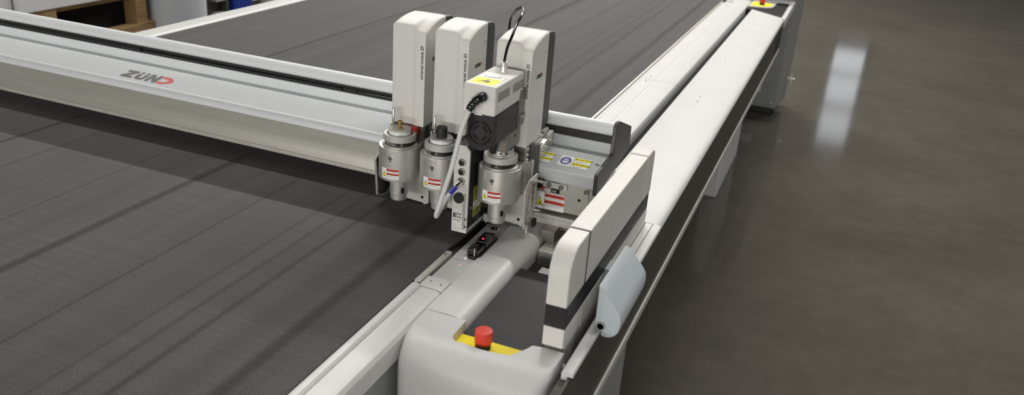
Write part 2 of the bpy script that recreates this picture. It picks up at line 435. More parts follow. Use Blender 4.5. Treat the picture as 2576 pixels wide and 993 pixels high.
# far inner cover, silver strip and screws
b = MB(); b.prism([(-.7095, -.03), (-.7095, -.003), (-.706, .0015), (-.700, .0015), (-.6975, -.003), (-.6975, -.03)], 'y', 1.946, 5.31, 'bright_alu')
part('silver_strip', T, b)
b = MB(); b.box(-.6965, -.688, 1.946, 5.31, -.03, -.004, 'white')
part('inner_lip', T, b)
b = MB(); b.prism([(-.6855, -.05), (-.6855, -.002), (-.684, 0), (-.640, 0), (-.6385, -.0012), (-.622, -.0012), (-.6205, 0), (-.557, 0), (-.549, -.003), (-.5445, -.011), (-.5435, -.02), (-.5435, -.08), (-.56, -.08), (-.56, -.05)], 'y', 1.946, 3.221, 'white')
ic1 = part('inner_cover', T, b, .0008, label='white inner cover beyond the beam')
b = MB(); b.prism([(-.6855, -.05), (-.6855, -.002), (-.684, 0), (-.640, 0), (-.6385, -.0012), (-.622, -.0012), (-.6205, 0), (-.557, 0), (-.549, -.003), (-.5445, -.011), (-.5435, -.02), (-.5435, -.08), (-.56, -.08), (-.56, -.05)], 'y', 3.223, 5.50, 'white')
ic2 = part('inner_cover', T, b, .0008, label='white inner cover at the far end')
for y, p in ((3.19, ic1), (3.262, ic2), (3.90, ic2), (4.552, ic2), (5.19, ic2)):
    b = MB(); b.lathe([(.0085, 0), (.0085, .0012), (.0068, .0022), (.0050, .0022), (.0046, .0005), (0, .0005)], (-.661, y, 0), 'z', 'steel', 18, mats=['steel', 'steel', 'steel', 'void', 'void']); part('screw', p, b)
# brush slot
b = MB(); b.box(-.543, -.508, 1.89, 5.17, -.07, -.034, 'void')
part('slot_floor', T, b)
b = MB()
for i in range(520):
    y = 1.97 + 3.2 * i / 520 + random.uniform(-.002, .002); x = -.5095; w = random.uniform(.0015, .004)
    l = random.uniform(.007, .019); dz = random.uniform(-.004, .003); dy = random.uniform(-.006, .006)
    b.poly((x, y, -.024), (0, 1, 0), (-1, 0, 0), [(0, 0), (w, 0), (w * .6 + dy, l), (w * .3 + dy, l)], 'brush', .0015)
o = part('brush_seal', T, b); o['kind'] = 'stuff'
# outer cover
b = MB()
prof = [(-.5085, -.05), (-.5085, -.001), (-.5065, 0), (-.332, 0), (-.324, -.0006), (-.317, -.0024), (-.3115, -.0055), (-.308, -.0100), (-.307, -.0150), (-.325, -.016), (-.325, -.05)]
A = [b.bm.verts.new((x, 1.886, z)) for x, z in prof]
def yend(x): return 5.184 - (x + .518) * .87
Bv = [b.bm.verts.new((x, yend(x), z)) for x, z in prof]
b.face(A, 'white'); b.face(Bv[::-1], 'white')
for i in range(len(prof)): b.face([A[i], A[(i + 1) % len(prof)], Bv[(i + 1) % len(prof)], Bv[i]], 'white', True)
oc = part('outer_cover', T, b, .0008, label='wide white outer cover of the right rail')
for y in (3.02, 3.085, 3.685, 4.289, 4.922):
    b = MB(); b.lathe([(.0085, 0), (.0085, .0012), (.0068, .0022), (.0050, .0022), (.0046, .0005), (0, .0005)], (-.431, y, 0), 'z', 'steel', 18, mats=['steel', 'steel', 'steel', 'void', 'void']); part('screw', oc, b)
for y0, y1 in ((1.195, 1.884),):
    b = MB(); b.prism([(-.3265, -.03), (-.3265, -.002), (-.3245, 0), (-.310, 0), (-.3065, -.001), (-.3045, -.0035), (-.3045, -.009), (-.315, -.009), (-.315, -.03)], 'y', y0, y1, 'white', smooth=True)
    part('outer_edge_strip', T, b, .0008)
b = MB(); b.box(-.3432, -.3270, 1.572, 1.884, -.03, 0, 'white'); part('edge_filler', T, b, .0008)
b = MB(); b.box(-.330, -.3085, 1.10, 5.02, -.172, -.0165, 'band'); b.box(-.3145, -.3085, 1.10, 1.884, -.0165, -.0095, 'band')
sb = part('side_band', T, b, .001, label='dark grey painted side band')
b = MB(); b.rect((-.3085, 0, 0), Y, Z, 4.72, 5.0, -.155, -.045, 'rubber', .002); part('access_hatch', sb, b)
b = MB(); b.prism([(-.345, -.195), (-.345, -.172), (-.304, -.172), (-.303, -.178), (-.304, -.195)], 'y', 1.10, 5.02, 'plate_grey')
part('side_lip', T, b, .002)
# under-table cabinets and legs
b = MB(); b.box(-.95, -.402, 1.30, 2.18, -TABLE_H, -.196, 'leg_grey'); part('near_support_leg', T, b, .006)
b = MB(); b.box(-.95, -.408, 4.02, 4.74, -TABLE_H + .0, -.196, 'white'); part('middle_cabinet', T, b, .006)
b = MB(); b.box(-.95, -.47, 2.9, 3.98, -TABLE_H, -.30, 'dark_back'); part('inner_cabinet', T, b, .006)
b = MB(); b.prism([(-.60, 5.66), (-.300, 5.66), (-.262, 5.98), (-.60, 5.98)], 'z', -.70, .012, 'leg_grey')
lg = part('corner_leg', T, b, .005, label='grey sheet metal leg at the far right corner')
b = MB(); b.prism([(-.60, 5.655), (-.2995, 5.655), (-.2605, 5.985), (-.60, 5.985)], 'z', .016, .30, 'leg_grey'); part('corner_post_cap', lg, b, .004)
b = MB(); b.screw((-.335, 5.66, -.035), 'y', -1, .012, 'chrome', .006); part('screw', lg, b)
b = MB(); b.screw((-.335, 5.66, -.665), 'y', -1, .012, 'chrome', .006); part('screw', lg, b)
b = MB(); b.rect((-.52, 5.66, -.60), X, Z, 0, .11, 0, .05, 'paper', .0006); part('rating_plate', lg, b)
b = MB(); b.box(-.585, -.32, 5.70, 5.96, -TABLE_H, -.70, 'black'); part('leg_foot', lg, b, .004)
b = MB(); b.cyl((-.268, 5.86, -.53), .006, 0, .05, 'x', 'chrome', 12); b.cyl((-.243, 5.86, -.53), .005, -.035, .035, 'z', 'chrome', 12); b.cyl((-.243, 5.86, -.53), .005, -.035, .035, 'y', 'chrome', 12)
part('drain_valve', lg, b)
b = MB(); b.box(-2.62, -2.2, 5.3, 5.8, -TABLE_H, -.31, 'leg_grey'); part('back_left_leg', T, b, .005)
b = MB(); b.box(-2.62, -2.2, .70, 1.2, -TABLE_H, -.31, 'leg_grey'); part('front_left_leg', T, b, .005)
# near tray
b = MB(); b.box(-.541, -.390, 1.181, 1.549, -.0335, -.0205, 'rubber')
part('rubber_tray', T, b, .002, label='black ribbed rubber tray liner')
b = MB(); b.box(-.500, -.395, 1.5495, 1.575, -.10, -.0195, 'white'); b.box(-.5425, -.502, 1.5495, 1.80, -.13, -.12, 'void')
part('tray_end_plate', T, b, .001)
b = MB()
for i in range(7):
    y = 1.563 + i * .011
    b.box(-.538, -.505, y, y + .008, -.075 - .002 * (i % 2), -.045, 'black')
    b.cyl((-.538, y + .004, -.055), .003, 0, .034, 'x', 'gloss_black', 8)
part('cable_chain', T, b)
# near end cap with emergency stop
def boolean_cut(target, cutter):
    dg = bpy.context.evaluated_depsgraph_get()
    md = target.modifiers.new('cut', 'BOOLEAN'); md.operation = 'DIFFERENCE'; md.object = cutter; md.solver = 'EXACT'
    dg = bpy.context.evaluated_depsgraph_get(); dg.update()
    me = bpy.data.meshes.new_from_object(target.evaluated_get(dg))
    target.modifiers.clear(); old = target.data; target.data = me
    bpy.data.meshes.remove(old); cm = cutter.data; bpy.data.objects.remove(cutter); bpy.data.meshes.remove(cm)
def end_cap(name, y_front, y_back, x0, x1, zb, r, notch, sgn):
    b = MB()
    # plan outline with rounded front corners, upper front edge rounded by stacked insets
    rc = .028
    def outline(inset, zz):
        f = y_front + sgn * inset
        pts = [(x0, y_back)] + [(x0 + rc - rc * math.cos(a), f + sgn * (rc - rc * math.sin(a))) for a in [PI / 2 * i / 6 for i in range(7)]]
        pts += [(x1 - rc + rc * math.sin(a), f + sgn * (rc - rc * math.cos(a))) for a in [PI / 2 * i / 6 for i in range(7)]] + [(x1, y_back)]
        return [b.bm.verts.new((px, py, zz)) for px, py in pts]
    levels = [outline(0, zb), outline(0, -r * 1.0)]
    n = 9
    for i in range(1, n + 1):
        a = PI / 2 * i / n
        levels.append(outline(r * (1 - math.cos(a)), -r + r * math.sin(a)))
    k = len(levels[0])
    for A_, B_ in zip(levels, levels[1:]):
        for i in range(k):
            b.face([A_[i], A_[(i + 1) % k], B_[(i + 1) % k], B_[i]], 'white', True)
    b.face(levels[0], 'white'); b.face(levels[-1], 'white')
    o = part(name, T, b)
    c = MB(); c.prism(notch, 'z', -.034, .05, 'white'); cut = obj('cutter', c, T)
    cut.parent = None; cut.matrix_world = o.matrix_world
    bpy.context.view_layer.update()
    cut.matrix_world = o.matrix_world
    boolean_cut(o, cut)
    me = o.data
    for p in me.polygons: p.use_smooth = True
    bmm = bmesh.new(); bmm.from_mesh(me)
    for e in bmm.edges:
        if len(e.link_faces) == 2: e.smooth = e.calc_face_angle(0) < math.radians(35)
    bmm.to_mesh(me); bmm.free()
    bv = o.modifiers.new('edge', 'BEVEL'); bv.width = .009; bv.segments = 4; bv.limit_method = 'ANGLE'; bv.angle_limit = math.radians(40); bv.harden_normals = True
    return o
notch = [(-.5415, 1.30), (-.5415, 1.214)] + arc(-.5215, 1.212, .020, 180, 262, 6) + arc(-.478, 1.40, .2085, 258, 285, 6) + [(-.414, 1.215), (-.405, 1.232)] + [(-.4, 1.246), (-.38, 1.25), (-.33, 1.25), (-.33, 1.30)]
ec = end_cap('end_cap', 1.135, 1.267, -.626, -.340, -.55, .060, notch, 1)
ec['label'] = 'rounded white end cap at the near corner'
b = MB(); b.prism([(-.5405, 1.2475), (-.5405, 1.2145)] + arc(-.5215, 1.212, .0187, 180, 262, 6) + arc(-.478, 1.40, .207, 258, 285, 6) + [(-.4155, 1.216), (-.406, 1.235), (-.402, 1.2475)], 'z', -.0204, -.0185, 'yellow')
part('stop_plate', T, b, label='yellow plate under the red button')
def estop(c, r):
    b = MB(); b.lathe([(r * .88, 0), (r * .88, .009), (r * .8, .0115)], c, 'z', 'black', 28); s = part('emergency_stop', T, b, label='black collar of red stop button')
    b = MB(); b.lathe([(r * .95, .0118), (r, .0150), (r, .0335), (r * .95, .0370), (r * .8, .0375), (0, .0362)], c, 'z', 'red', 32); part('stop_button', s, b, label='red mushroom stop button')
estop((-.487, 1.223, -.0185), .0165)
# far end cap
b = MB(); b.prism([(-.5425, 5.199), (-.3255, 5.008), (-.3255, 5.60), (-.5425, 5.60)], 'z', -.03, -.004, 'void'); part('far_black_panel', T, b)
b = MB(); b.prism([(-.5425, 5.270), (-.50, 5.278), (-.44, 5.296), (-.412, 5.325), (-.403, 5.37), (-.400, 5.52), (-.390, 5.555), (-.365, 5.565), (-.325, 5.565), (-.325, 5.0), (-.300, 4.98), (-.300, 5.655), (-.5425, 5.655)], 'z', -.05, .001, 'white')
fc = part('far_end_cap', T, b, .003)
b = MB(); b.prism([(-.532, 5.29), (-.50, 5.297), (-.45, 5.312), (-.424, 5.335), (-.417, 5.37), (-.417, 5.45), (-.532, 5.45)], 'z', .001, .0025, 'yellow'); part('far_stop_plate', T, b, label='yellow plate at the far corner')
estop((-.475, 5.375, .0025), .017)
b = MB(); b.box(-.709, -.655, 5.312, 5.50, -.03, -.012, 'void'); part('far_latch_recess', T, b)
b = MB(); b.prism([(-.684, 5.318), (-.640, 5.318), (-.648, 5.36), (-.678, 5.36)], 'z', -.008, .006, 'white'); b.box(-.672, -.652, 5.36, 5.40, -.008, .016, 'white')
part('far_latch', T, b, .002)

# ================================================================== BEAM
G = thing('gantry_beam', 'white gantry beam spanning the felt table, grey and red logo on its sloping top', 'gantry', (-1.6, 1.85, .012))
XL, XR = -2.92, -.4435
b = MB(); b.prism([(1.7405, .0415), (1.7425, .048), (1.7455, .058), (1.7478, .070), (1.749, .085), (1.7495, .126), (1.98, .126), (1.98, .032), (1.765, .032)], 'x', XL, -.972, 'alu', smooth=True); b.prism([(1.745, .042), (1.745, .126), (1.98, .126), (1.98, .032), (1.765, .032)], 'x', -.9715, XR - .014, 'alu')
part('front_face', G, b, .001, label='bare aluminium front face of the beam')
b = MB(); b.prism([(1.741, .0305), (1.741, .034), (1.744, .0355), (1.741, .037), (1.741, .0405), (1.7448, .0415), (1.766, .0315), (1.766, .0305)], 'x', XL, -.97, 'bright_alu')
part('bottom_rim', G, b)
b = MB(); b.prism([(1.730, .1235), (1.730, .1465), (1.7305, .1475), (1.8395, .1690), (1.845, .1692), (1.985, .1692), (1.985, .1235)], 'x', XL, -.647, 'beam_white')
tp = part('top_panel', G, b, .0015)
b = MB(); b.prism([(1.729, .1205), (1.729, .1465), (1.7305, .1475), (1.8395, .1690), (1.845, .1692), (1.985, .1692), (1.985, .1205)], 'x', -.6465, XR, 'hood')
hd = part('end_hood', G, b, .0015, label='hood at the right end, greyed for shade, with caution stickers')
b = MB(); b.prism([(1.8425, .1693), (1.8425, .1945), (1.8440, .1960), (1.985, .1960), (1.985, .1693)], 'x', XL, -.647, 'beam_white')
part('rear_riser', G, b, .001)
b = MB(); b.prism([(1.8425, .1693), (1.8425, .1945), (1.8440, .1960), (1.985, .1960), (1.985, .1693)], 'x', -.6465, XR, 'hood')  # riser right of the modules, their shade put into its grey
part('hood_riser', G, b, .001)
b = MB(); b.box(XL, XR, 1.8485, 1.925, .1962, .2115, 'black')
part('cable_slot', G, b)
b = MB()
b.tube([(XL + .01, 1.8475, .2040), (-1.85, 1.8475, .2040)], .0058, 'black', 14, 1)
b.tube([(-1.84, 1.8475, .2040), (-1.18, 1.8475, .2040)], .0058, 'gloss_black', 14, 1)
b.tube([(-1.175, 1.8485, .2040), (-1.135, 1.8485, .2040)], .0045, 'black', 14, 1)
b.tube([(-1.13, 1.8475, .2040), (-.60, 1.8475, .2040)], .0058, 'gloss_black', 14, 1)
part('slot_hose', G, b)
prof = [(1.985, .180), (1.985, .188)] + [(1.872, .2395)] + arc(1.862, .2265, .0165, 78, 262, 14) + [(1.868, .2130)]
b = MB(); b.prism(prof, 'x', XL, XR, 'beam_white', smooth=True)
part('tube_rail', G, b, label='round white rail along the back of the beam')
b = MB(); b.prism([(1.714, .160), (1.716, .112), (1.722, .108), (1.994, .140), (1.999, .146), (1.995, .197), (1.990, .2015), (1.870, .2465), (1.851, .2485), (1.840, .241), (1.838, .230), (1.836, .180), (1.832, .1725), (1.722, .1655)], 'x', XR + .0005, XR + .0095, 'gun')
part('end_plate', G, b, .0016, 3, label='dark gunmetal end plate of the beam')
# logo on the sloping top
slope = Vector((0, 1, .2)).normalized(); 
def on_top(x, y): return Vector((x, y, .1475 + (y - 1.7305) * .1972 + .0003))
b = MB(); logo(b, on_top(-1.842, 1.7475), X, slope, .0400, 'logo_grey', 'logo_red', w=.97)
part('logo', G, b, label='grey letters with a red arrow shaped end')
# labels on the right end of the top panel
W, H = .0745, .0455
def caution_label(x, lab):
    b = MB(); o0 = on_top(x, 1.7555)
    b.rect(o0, X, slope, -.0004, W + .0004, -.0004, H + .0004, 'ink', .00012)
    b.rect(o0, X, slope, 0, W, 0, H, 'paper', .00025)
    def disc(cx, cy, rx, ry, mat, th, n=24, cut=-2):
        b.poly(o0, X, slope, [(cx + rx * math.cos(t * 2 * PI / n), cy + ry * max(cut, math.sin(t * 2 * PI / n))) for t in range(n)], mat, th)
    disc(.016, .0235, .0128, .0165, 'lblue', .0004)
    disc(.016, .0225, .0082, .0112, 'paper', .0006)
    b.poly(o0, X, slope, [(.0085, .0305), (.0235, .0305), (.0240, .0255), (.0205, .0195), (.0175, .0235), (.0145, .0235), (.0115, .0195), (.008, .0255)], 'lblue', .0008)
    b.poly(o0, X, slope, [(.0098, .0285), (.0222, .0285), (.0222, .0262), (.0198, .0222), (.0180, .0258), (.0140, .0258), (.0122, .0222), (.0098, .0262)], 'paper', .0009)
    b.rect(o0, X, slope, .0128, .0192, .0150, .0166, 'lblue', .0008)
    b.rect(o0, X, slope, .0325, .0331, 0, H, 'ink', .0004)
    for y0, t in ((.033, 'CAUTION'), (.0105, 'PRUDENCE')):
        b.rect(o0, X, slope, .0335, .0742, y0, y0 + .0105, 'lyel', .0004)
        b.poly(o0, X, slope, [(.0350, y0 + .002), (.0410, y0 + .002), (.0380, y0 + .0088)], 'ink', .0006)
        b.text(t, o0 + X * .0420 + slope * (y0 + .0052), X, slope, .0088 if t == 'CAUTION' else .0076, 'ink', th=.0006, squeeze=.86, bold=.0001)
    for x0_, x1_, y_ in ((.036, .066, .0275), (.036, .056, .0245), (.036, .060, .006), (.036, .052, .003)): b.rect(o0, X, slope, x0_, x1_, y_, y_ + .0011, 'lineink', .0004)
    part('caution_label', hd, b, label=lab)
caution_label(-.547, 'caution sticker with blue eye protection sign'); caution_label(-.638, 'yellow caution sticker half hidden by the bracket')
b = MB(); p = on_top(-.4575, 1.787); b.lathe([(.0065, -.001), (.0065, .0012), (.0035, .0015), (.003, .0002), (0, .0002)], p, 'z', 'chrome', 16); part('screw', hd, b)
# right end of the front face below the hood: clamp parts, label, rails, post
b = MB(); warning_label(b, (-.5875, 1.7448, .0405), X, Z, .0735, .0425); part('warning_label', G, b, label='large white warning sticker with yellow crush hazard triangle')
b = MB(); b.box(-.5690, -.5100, 1.7385, 1.7446, .0985, .1130, 'plate_grey'); part('clamp_bar', G, b, .0008)
b = MB(); b.box(-.5300, -.4585, 1.7425, 1.7446, .0885, .1200, 'alu'); part('upper_strip', G, b, .0005)
for x, y, z in ((-.5535, 1.7385, .1060), (-.5240, 1.7385, .1055), (-.4640, 1.7425, .1055)):
    b = MB(); b.lathe([(.0058, 0), (.0058, -.004), (.0050, -.005), (.0030, -.005), (.0027, -.001), (0, -.001)], (x, y, z), 'y', 'dark_steel', 16); part('bolt', G, b)
b = MB(); b.box(-.5630, -.5470, 1.7350, 1.7446, .0890, .0980, 'plate_grey'); b.box(-.5460, -.5280, 1.7400, 1.7446, .0875, .0985, 'void'); b.box(-.5440, -.5335, 1.7360, 1.7400, .0905, .0965, 'dark_steel')
b.cyl((-.5760, 1.7430, .1040), .0125, -.004, .0016, 'y', 'void', 22); b.box(-.5720, -.5640, 1.7370, 1.7400, .0925, .0970, 'lred'); b.box(-.5730, -.5632, 1.7380, 1.7446, .0890, .0925, 'dark_steel')
part('stop_switch', G, b, .0004)
b = MB(); b.cyl((-.4795, 1.7448, .0805), .0035, -.0006, 0, 'y', 'void', 12); part('bolt_hole', G, b)
b = MB(); b.prism([(1.738, .006), (1.738, .017), (1.7405, .0185), (1.738, .020), (1.738, .029), (1.741, .0315), (1.80, .0315), (1.80, .006)], 'x', -.5955, -.458, 'steel')
part('guide_rail', G, b, .0006)
b = MB(); b.box(-.585, -.46, 1.742, 1.79, -.0035, .0055, 'dark_steel'); b.box(-.484, -.465, 1.737, 1.75, -.012, .005, 'plate_grey')
part('guide_rail_foot', G, b, .0008)
b = MB(); b.box(-.5510, -.5180, 1.702, 1.795, -.0224, .0062, 'dark_steel'); part('drive_post', G, b, .001)
b = MB(); b.box(-.5385, -.395, 1.656, 1.80, -.084, -.0225, 'bright_alu'); part('drive_block', G, b, .002)

# ================================================================== OPERATOR CONSOLE
C_ = thing('operator_console', 'tall white control console with a black stripe standing beside the beam end', 'console', (-.346, 1.5, -.02))
def console_prof(y0, y1, z0, z1, near_round=False, far_round=False):
    pts = [(y1, z0)]
    if far_round: pts += arc(y1 - .022, z1 - .022, .022, 0, 90, 6)
    else: pts += [(y1, z1)]
    if near_round: pts += arc(y0 + .050, z1 - .050, .050, 90, 180, 10)
    else: pts += [(y0, z1)]
    return pts + [(y0, z0)]
CX0, CX1 = -.3866, -.3445
b = MB(); b.prism(console_prof(1.362, 1.806, .0867, .1964), 'x', CX0, CX1, 'cover'); part('upper_shell', C_, b, .003, 3)
b = MB(); b.prism(console_prof(1.2535, 1.3585, .0867, .1954, True), 'x', CX0 + .001, CX1 - .001, 'cover', smooth=True); part('near_end_cap', C_, b, .003, 3)
b = MB(); b.prism(console_prof(1.807, 1.875, .0867, .1985, False, True), 'x', CX0 - .001, CX1 + .001, 'cover', smooth=True); part('far_end_cap', C_, b, .003, 3)
b = MB(); b.box(CX0 + .0015, CX1 - .0005, 1.255, 1.873, .0434, .0864, 'black'); st = part('stripe', C_, b, .001)
b = MB(); b.box(CX0 + .0015, CX1 - .0007, 1.3583, 1.3622, .0866, .194, 'void'); part('seam', C_, b)
b = MB(); b.text('ZÜND', (CX1 - .0004, 1.672, .0585), Y, Z, .026, 'text_grey', th=.0004); part('stripe_lettering', st, b)
b = MB(); b.prism([(1.2685, -.075), (1.3565, -.075), (1.3565, .043), (1.2545, .043), (1.2545, .0025), (1.2685, .0025)], 'x', CX0 + .001, CX1 - .001, 'cover'); part('lower_near_shell', C_, b, .002)
b = MB(); b.prism([(1.3585, -.075), (1.866, -.075), (1.8755, -.065), (1.8755, .043), (1.3585, .043)], 'x', CX0, CX1, 'cover'); part('lower_shell', C_, b, .003)
b = MB(); b.box(CX0 - .006, CX0 - .0005, 1.37, 1.65, -.0195, .170, 'plate_grey'); part('backing_plate', C_, b, .001)
# pod on the outer side
pr_ = [(-.318, .0885), (-.309, .0850), (-.300, .076), (-.2745, .0455), (-.2695, .0370), (-.2672, .0260), (-.2680, .0100), (-.2710, -.0020), (-.2770, -.0110), (-.2850, -.0165), (-.2935, -.0185), (-.3010, -.0175), (-.3035, -.0150), (-.3035, .0012), (-.318, .0012)]
b = MB(); cxz = (-.295, .035); rings = []
for y, k in ((1.360, .90), (1.3612, .955), (1.364, .99), (1.368, 1), (1.552, 1), (1.557, .985), (1.5595, .95), (1.561, .89)):
    rings.append([b.bm.verts.new((min(cxz[0] + (x - cxz[0]) * k, x) if x < cxz[0] and False else cxz[0] + (x - cxz[0]) * k, y, cxz[1] + (z - cxz[1]) * k)) for x, z in pr_])
for A_, B_ in zip(rings, rings[1:]):
    for q in range(len(pr_)): b.face([A_[q], A_[(q + 1) % len(pr_)], B_[(q + 1) % len(pr_)], B_[q]], 'hump', True)
b.face(rings[0], 'hump', True); b.face(rings[-1], 'hump', True)
b.box(-.3444, -.317, 1.505, 1.55, .010, .050, 'hump')
pod = part('side_pod', C_, b, label='pale blue white pod on the console side', smooth_angle=42)
b = MB(); b.lathe([(.0095, 0), (.0095, -.002), (.0065, -.002), (.0065, 0)], (-.3055, 1.3598, .006), 'y', 'leg_grey', 20); part('cable_port', pod, b)

# ================================================================== TOOL CARRIAGE
K = thing('tool_carriage', 'steel tool carriage on the beam front with side guards', 'carriage', (-.76, 1.72, .012))
b = MB(); b.prism([(1.7135, .060), (1.7135, .205), (1.7285, .205), (1.7285, .060)], 'x', -.955, -.579, 'dark_back'); part('carriage_plate', K, b, .001)
b = MB(); b.box(-.945, -.60, 1.7287, 1.80, .172, .2035, 'dark_steel'); part('carriage_block', K, b, .001)
# sloping bracket at the hood side with screws
b = MB(); b.prism([(1.7295, .030), (1.7125, .030), (1.7125, .168), (1.722, .180), (1.8415, .2045), (1.8415, .1705), (1.7295, .1485)], 'x', -.5985, -.586, 'steel')
br = part('side_bracket', K, b, .001)
for y, z in ((1.730, .165), (1.760, .1735), (1.790, .1805), (1.820, .188)):
    b = MB(); b.screw((-.586, y, z), 'x', 1, .0055, 'chrome', .004); part('screw', br, b)
b = MB(); b.prism([(1.735, .183), (1.748, .1855), (1.79, .190), (1.84, .2045), (1.84, .209), (1.735, .188)], 'x', -.640, -.5992, 'steel'); tb = part('top_bracket', K, b, .001)
for x, y, z in ((-.611, 1.745, .188), (-.608, 1.832, .2065), (-.625, 1.835, .207)):
    b = MB(); b.screw((x, y, z), 'z', 1, .0055, 'chrome', .004); part('screw', tb, b)
# side guards: a clear one right, a dark one left
def guard(x, pane, lab, flip, inset):
    out = [(1.646, .024), (1.637, .120), (1.664, .139), (1.7125, .1395), (1.7125, .022), (1.690, .012), (1.668, .014)]
    inn = [(1.660, .047), (1.656, .106), (1.675, .122), (1.7015, .1235), (1.7015, .066), (1.690, .058), (1.674, .051)]
    if not inset: inn = [(1.650, .028), (1.6412, .1185), (1.6655, .1355), (1.7095, .136), (1.7095, .025), (1.690, .0155), (1.670, .0175)]
    b = MB(); b.ring_prism(out, inn, 'x', x - .0024, x + .0024, 'steel'); g = part('side_guard', K, b, .0006, label=lab)
    b = MB(); b.prism(inn, 'x', x - .0010, x + .0010, pane); part('guard_pane', g, b)
    if inset:
        for y, z in ((1.652, .030), (1.6475, .114), (1.700, .132), (1.700, .036), (1.672, .036)):
            b = MB(); b.screw((x + flip * .0024, y, z), 'x', flip, .0028, 'chrome', .002); part('screw', g, b)
    return g
g = guard(-.5760, 'glass', 'clear acrylic guard in a steel frame', 1, True)
for z in (.052, .124):
    b = MB(); b.cyl((-.5735, 1.704, z), .0040, 0, .015, 'x', 'chrome', 12); part('guard_stud', g, b)
b = MB(); b.box(-.5735, -.5690, 1.652, 1.664, .012, .028, 'plate_grey'); part('guard_clip', g, b, .0006)
b = MB(); b.box(-.5735, -.568, 1.694, 1.7125, .010, .028, 'rubber'); part('guard_buffer', g, b, .001)
guard(-.9575, 'black', 'black panelled guard with a pale rim at the left end', -1, False)

# ================================================================== TOOL MODULES
def cover_mesh(xc):
    """tall cover: arched top falling to the front, the front's right quarter scooped lower"""
    b = MB(); hw = .0425; yb = 1.780
    def top(x, y):
        t = min(1, max(0, (x - (xc + .009)) / .013)); t = t * t * (3 - 2 * t)
        q = min(1, max(0, (yb - .012 - y) / (yb - .012 - 1.68)))
        left = .4515 - .0135 * q ** 2.2
        right = .4515 - .0255 * q ** 1.8
        return left * (1 - t) + right * t
    xs = [-hw + 2 * hw * i / 26 for i in range(27)]
    ys = [0, .0012, .004, .008, .014, .022, .031, .041, .053, .066, .080, .0935, .1]
    rings = []
    for xi in xs:
        x = xc + xi
        t = min(1, max(0, (xi - .010) / .010)); t = t * t * (3 - 2 * t)
        yf = 1.6825 - .0028 * t
        edge = hw - abs(xi)
        drop = .004 * (1 - min(1, edge / .006)) ** 2
        ring = [(x, yf, .2055)]
        for k, f in enumerate(ys):
            y = yf + f * (yb - yf) / .1
            z = top(x, y) - drop
            if k == 0: z -= .0045
            if k == 1: z -= .0014
            ring.append((x, y, z))
        ring.append((x, yb, .2055))
        rings.append([b.bm.verts.new(p) for p in ring])
    for A_, B_ in zip(rings, rings[1:]):
        for i in range(len(A_)):
            j = (i + 1) % len(A_)
            b.face([A_[i], B_[i], B_[j], A_[j]], 'cover', True)
    b.face(rings[0][::-1], 'cover'); b.face(rings[-1], 'cover')
    return b
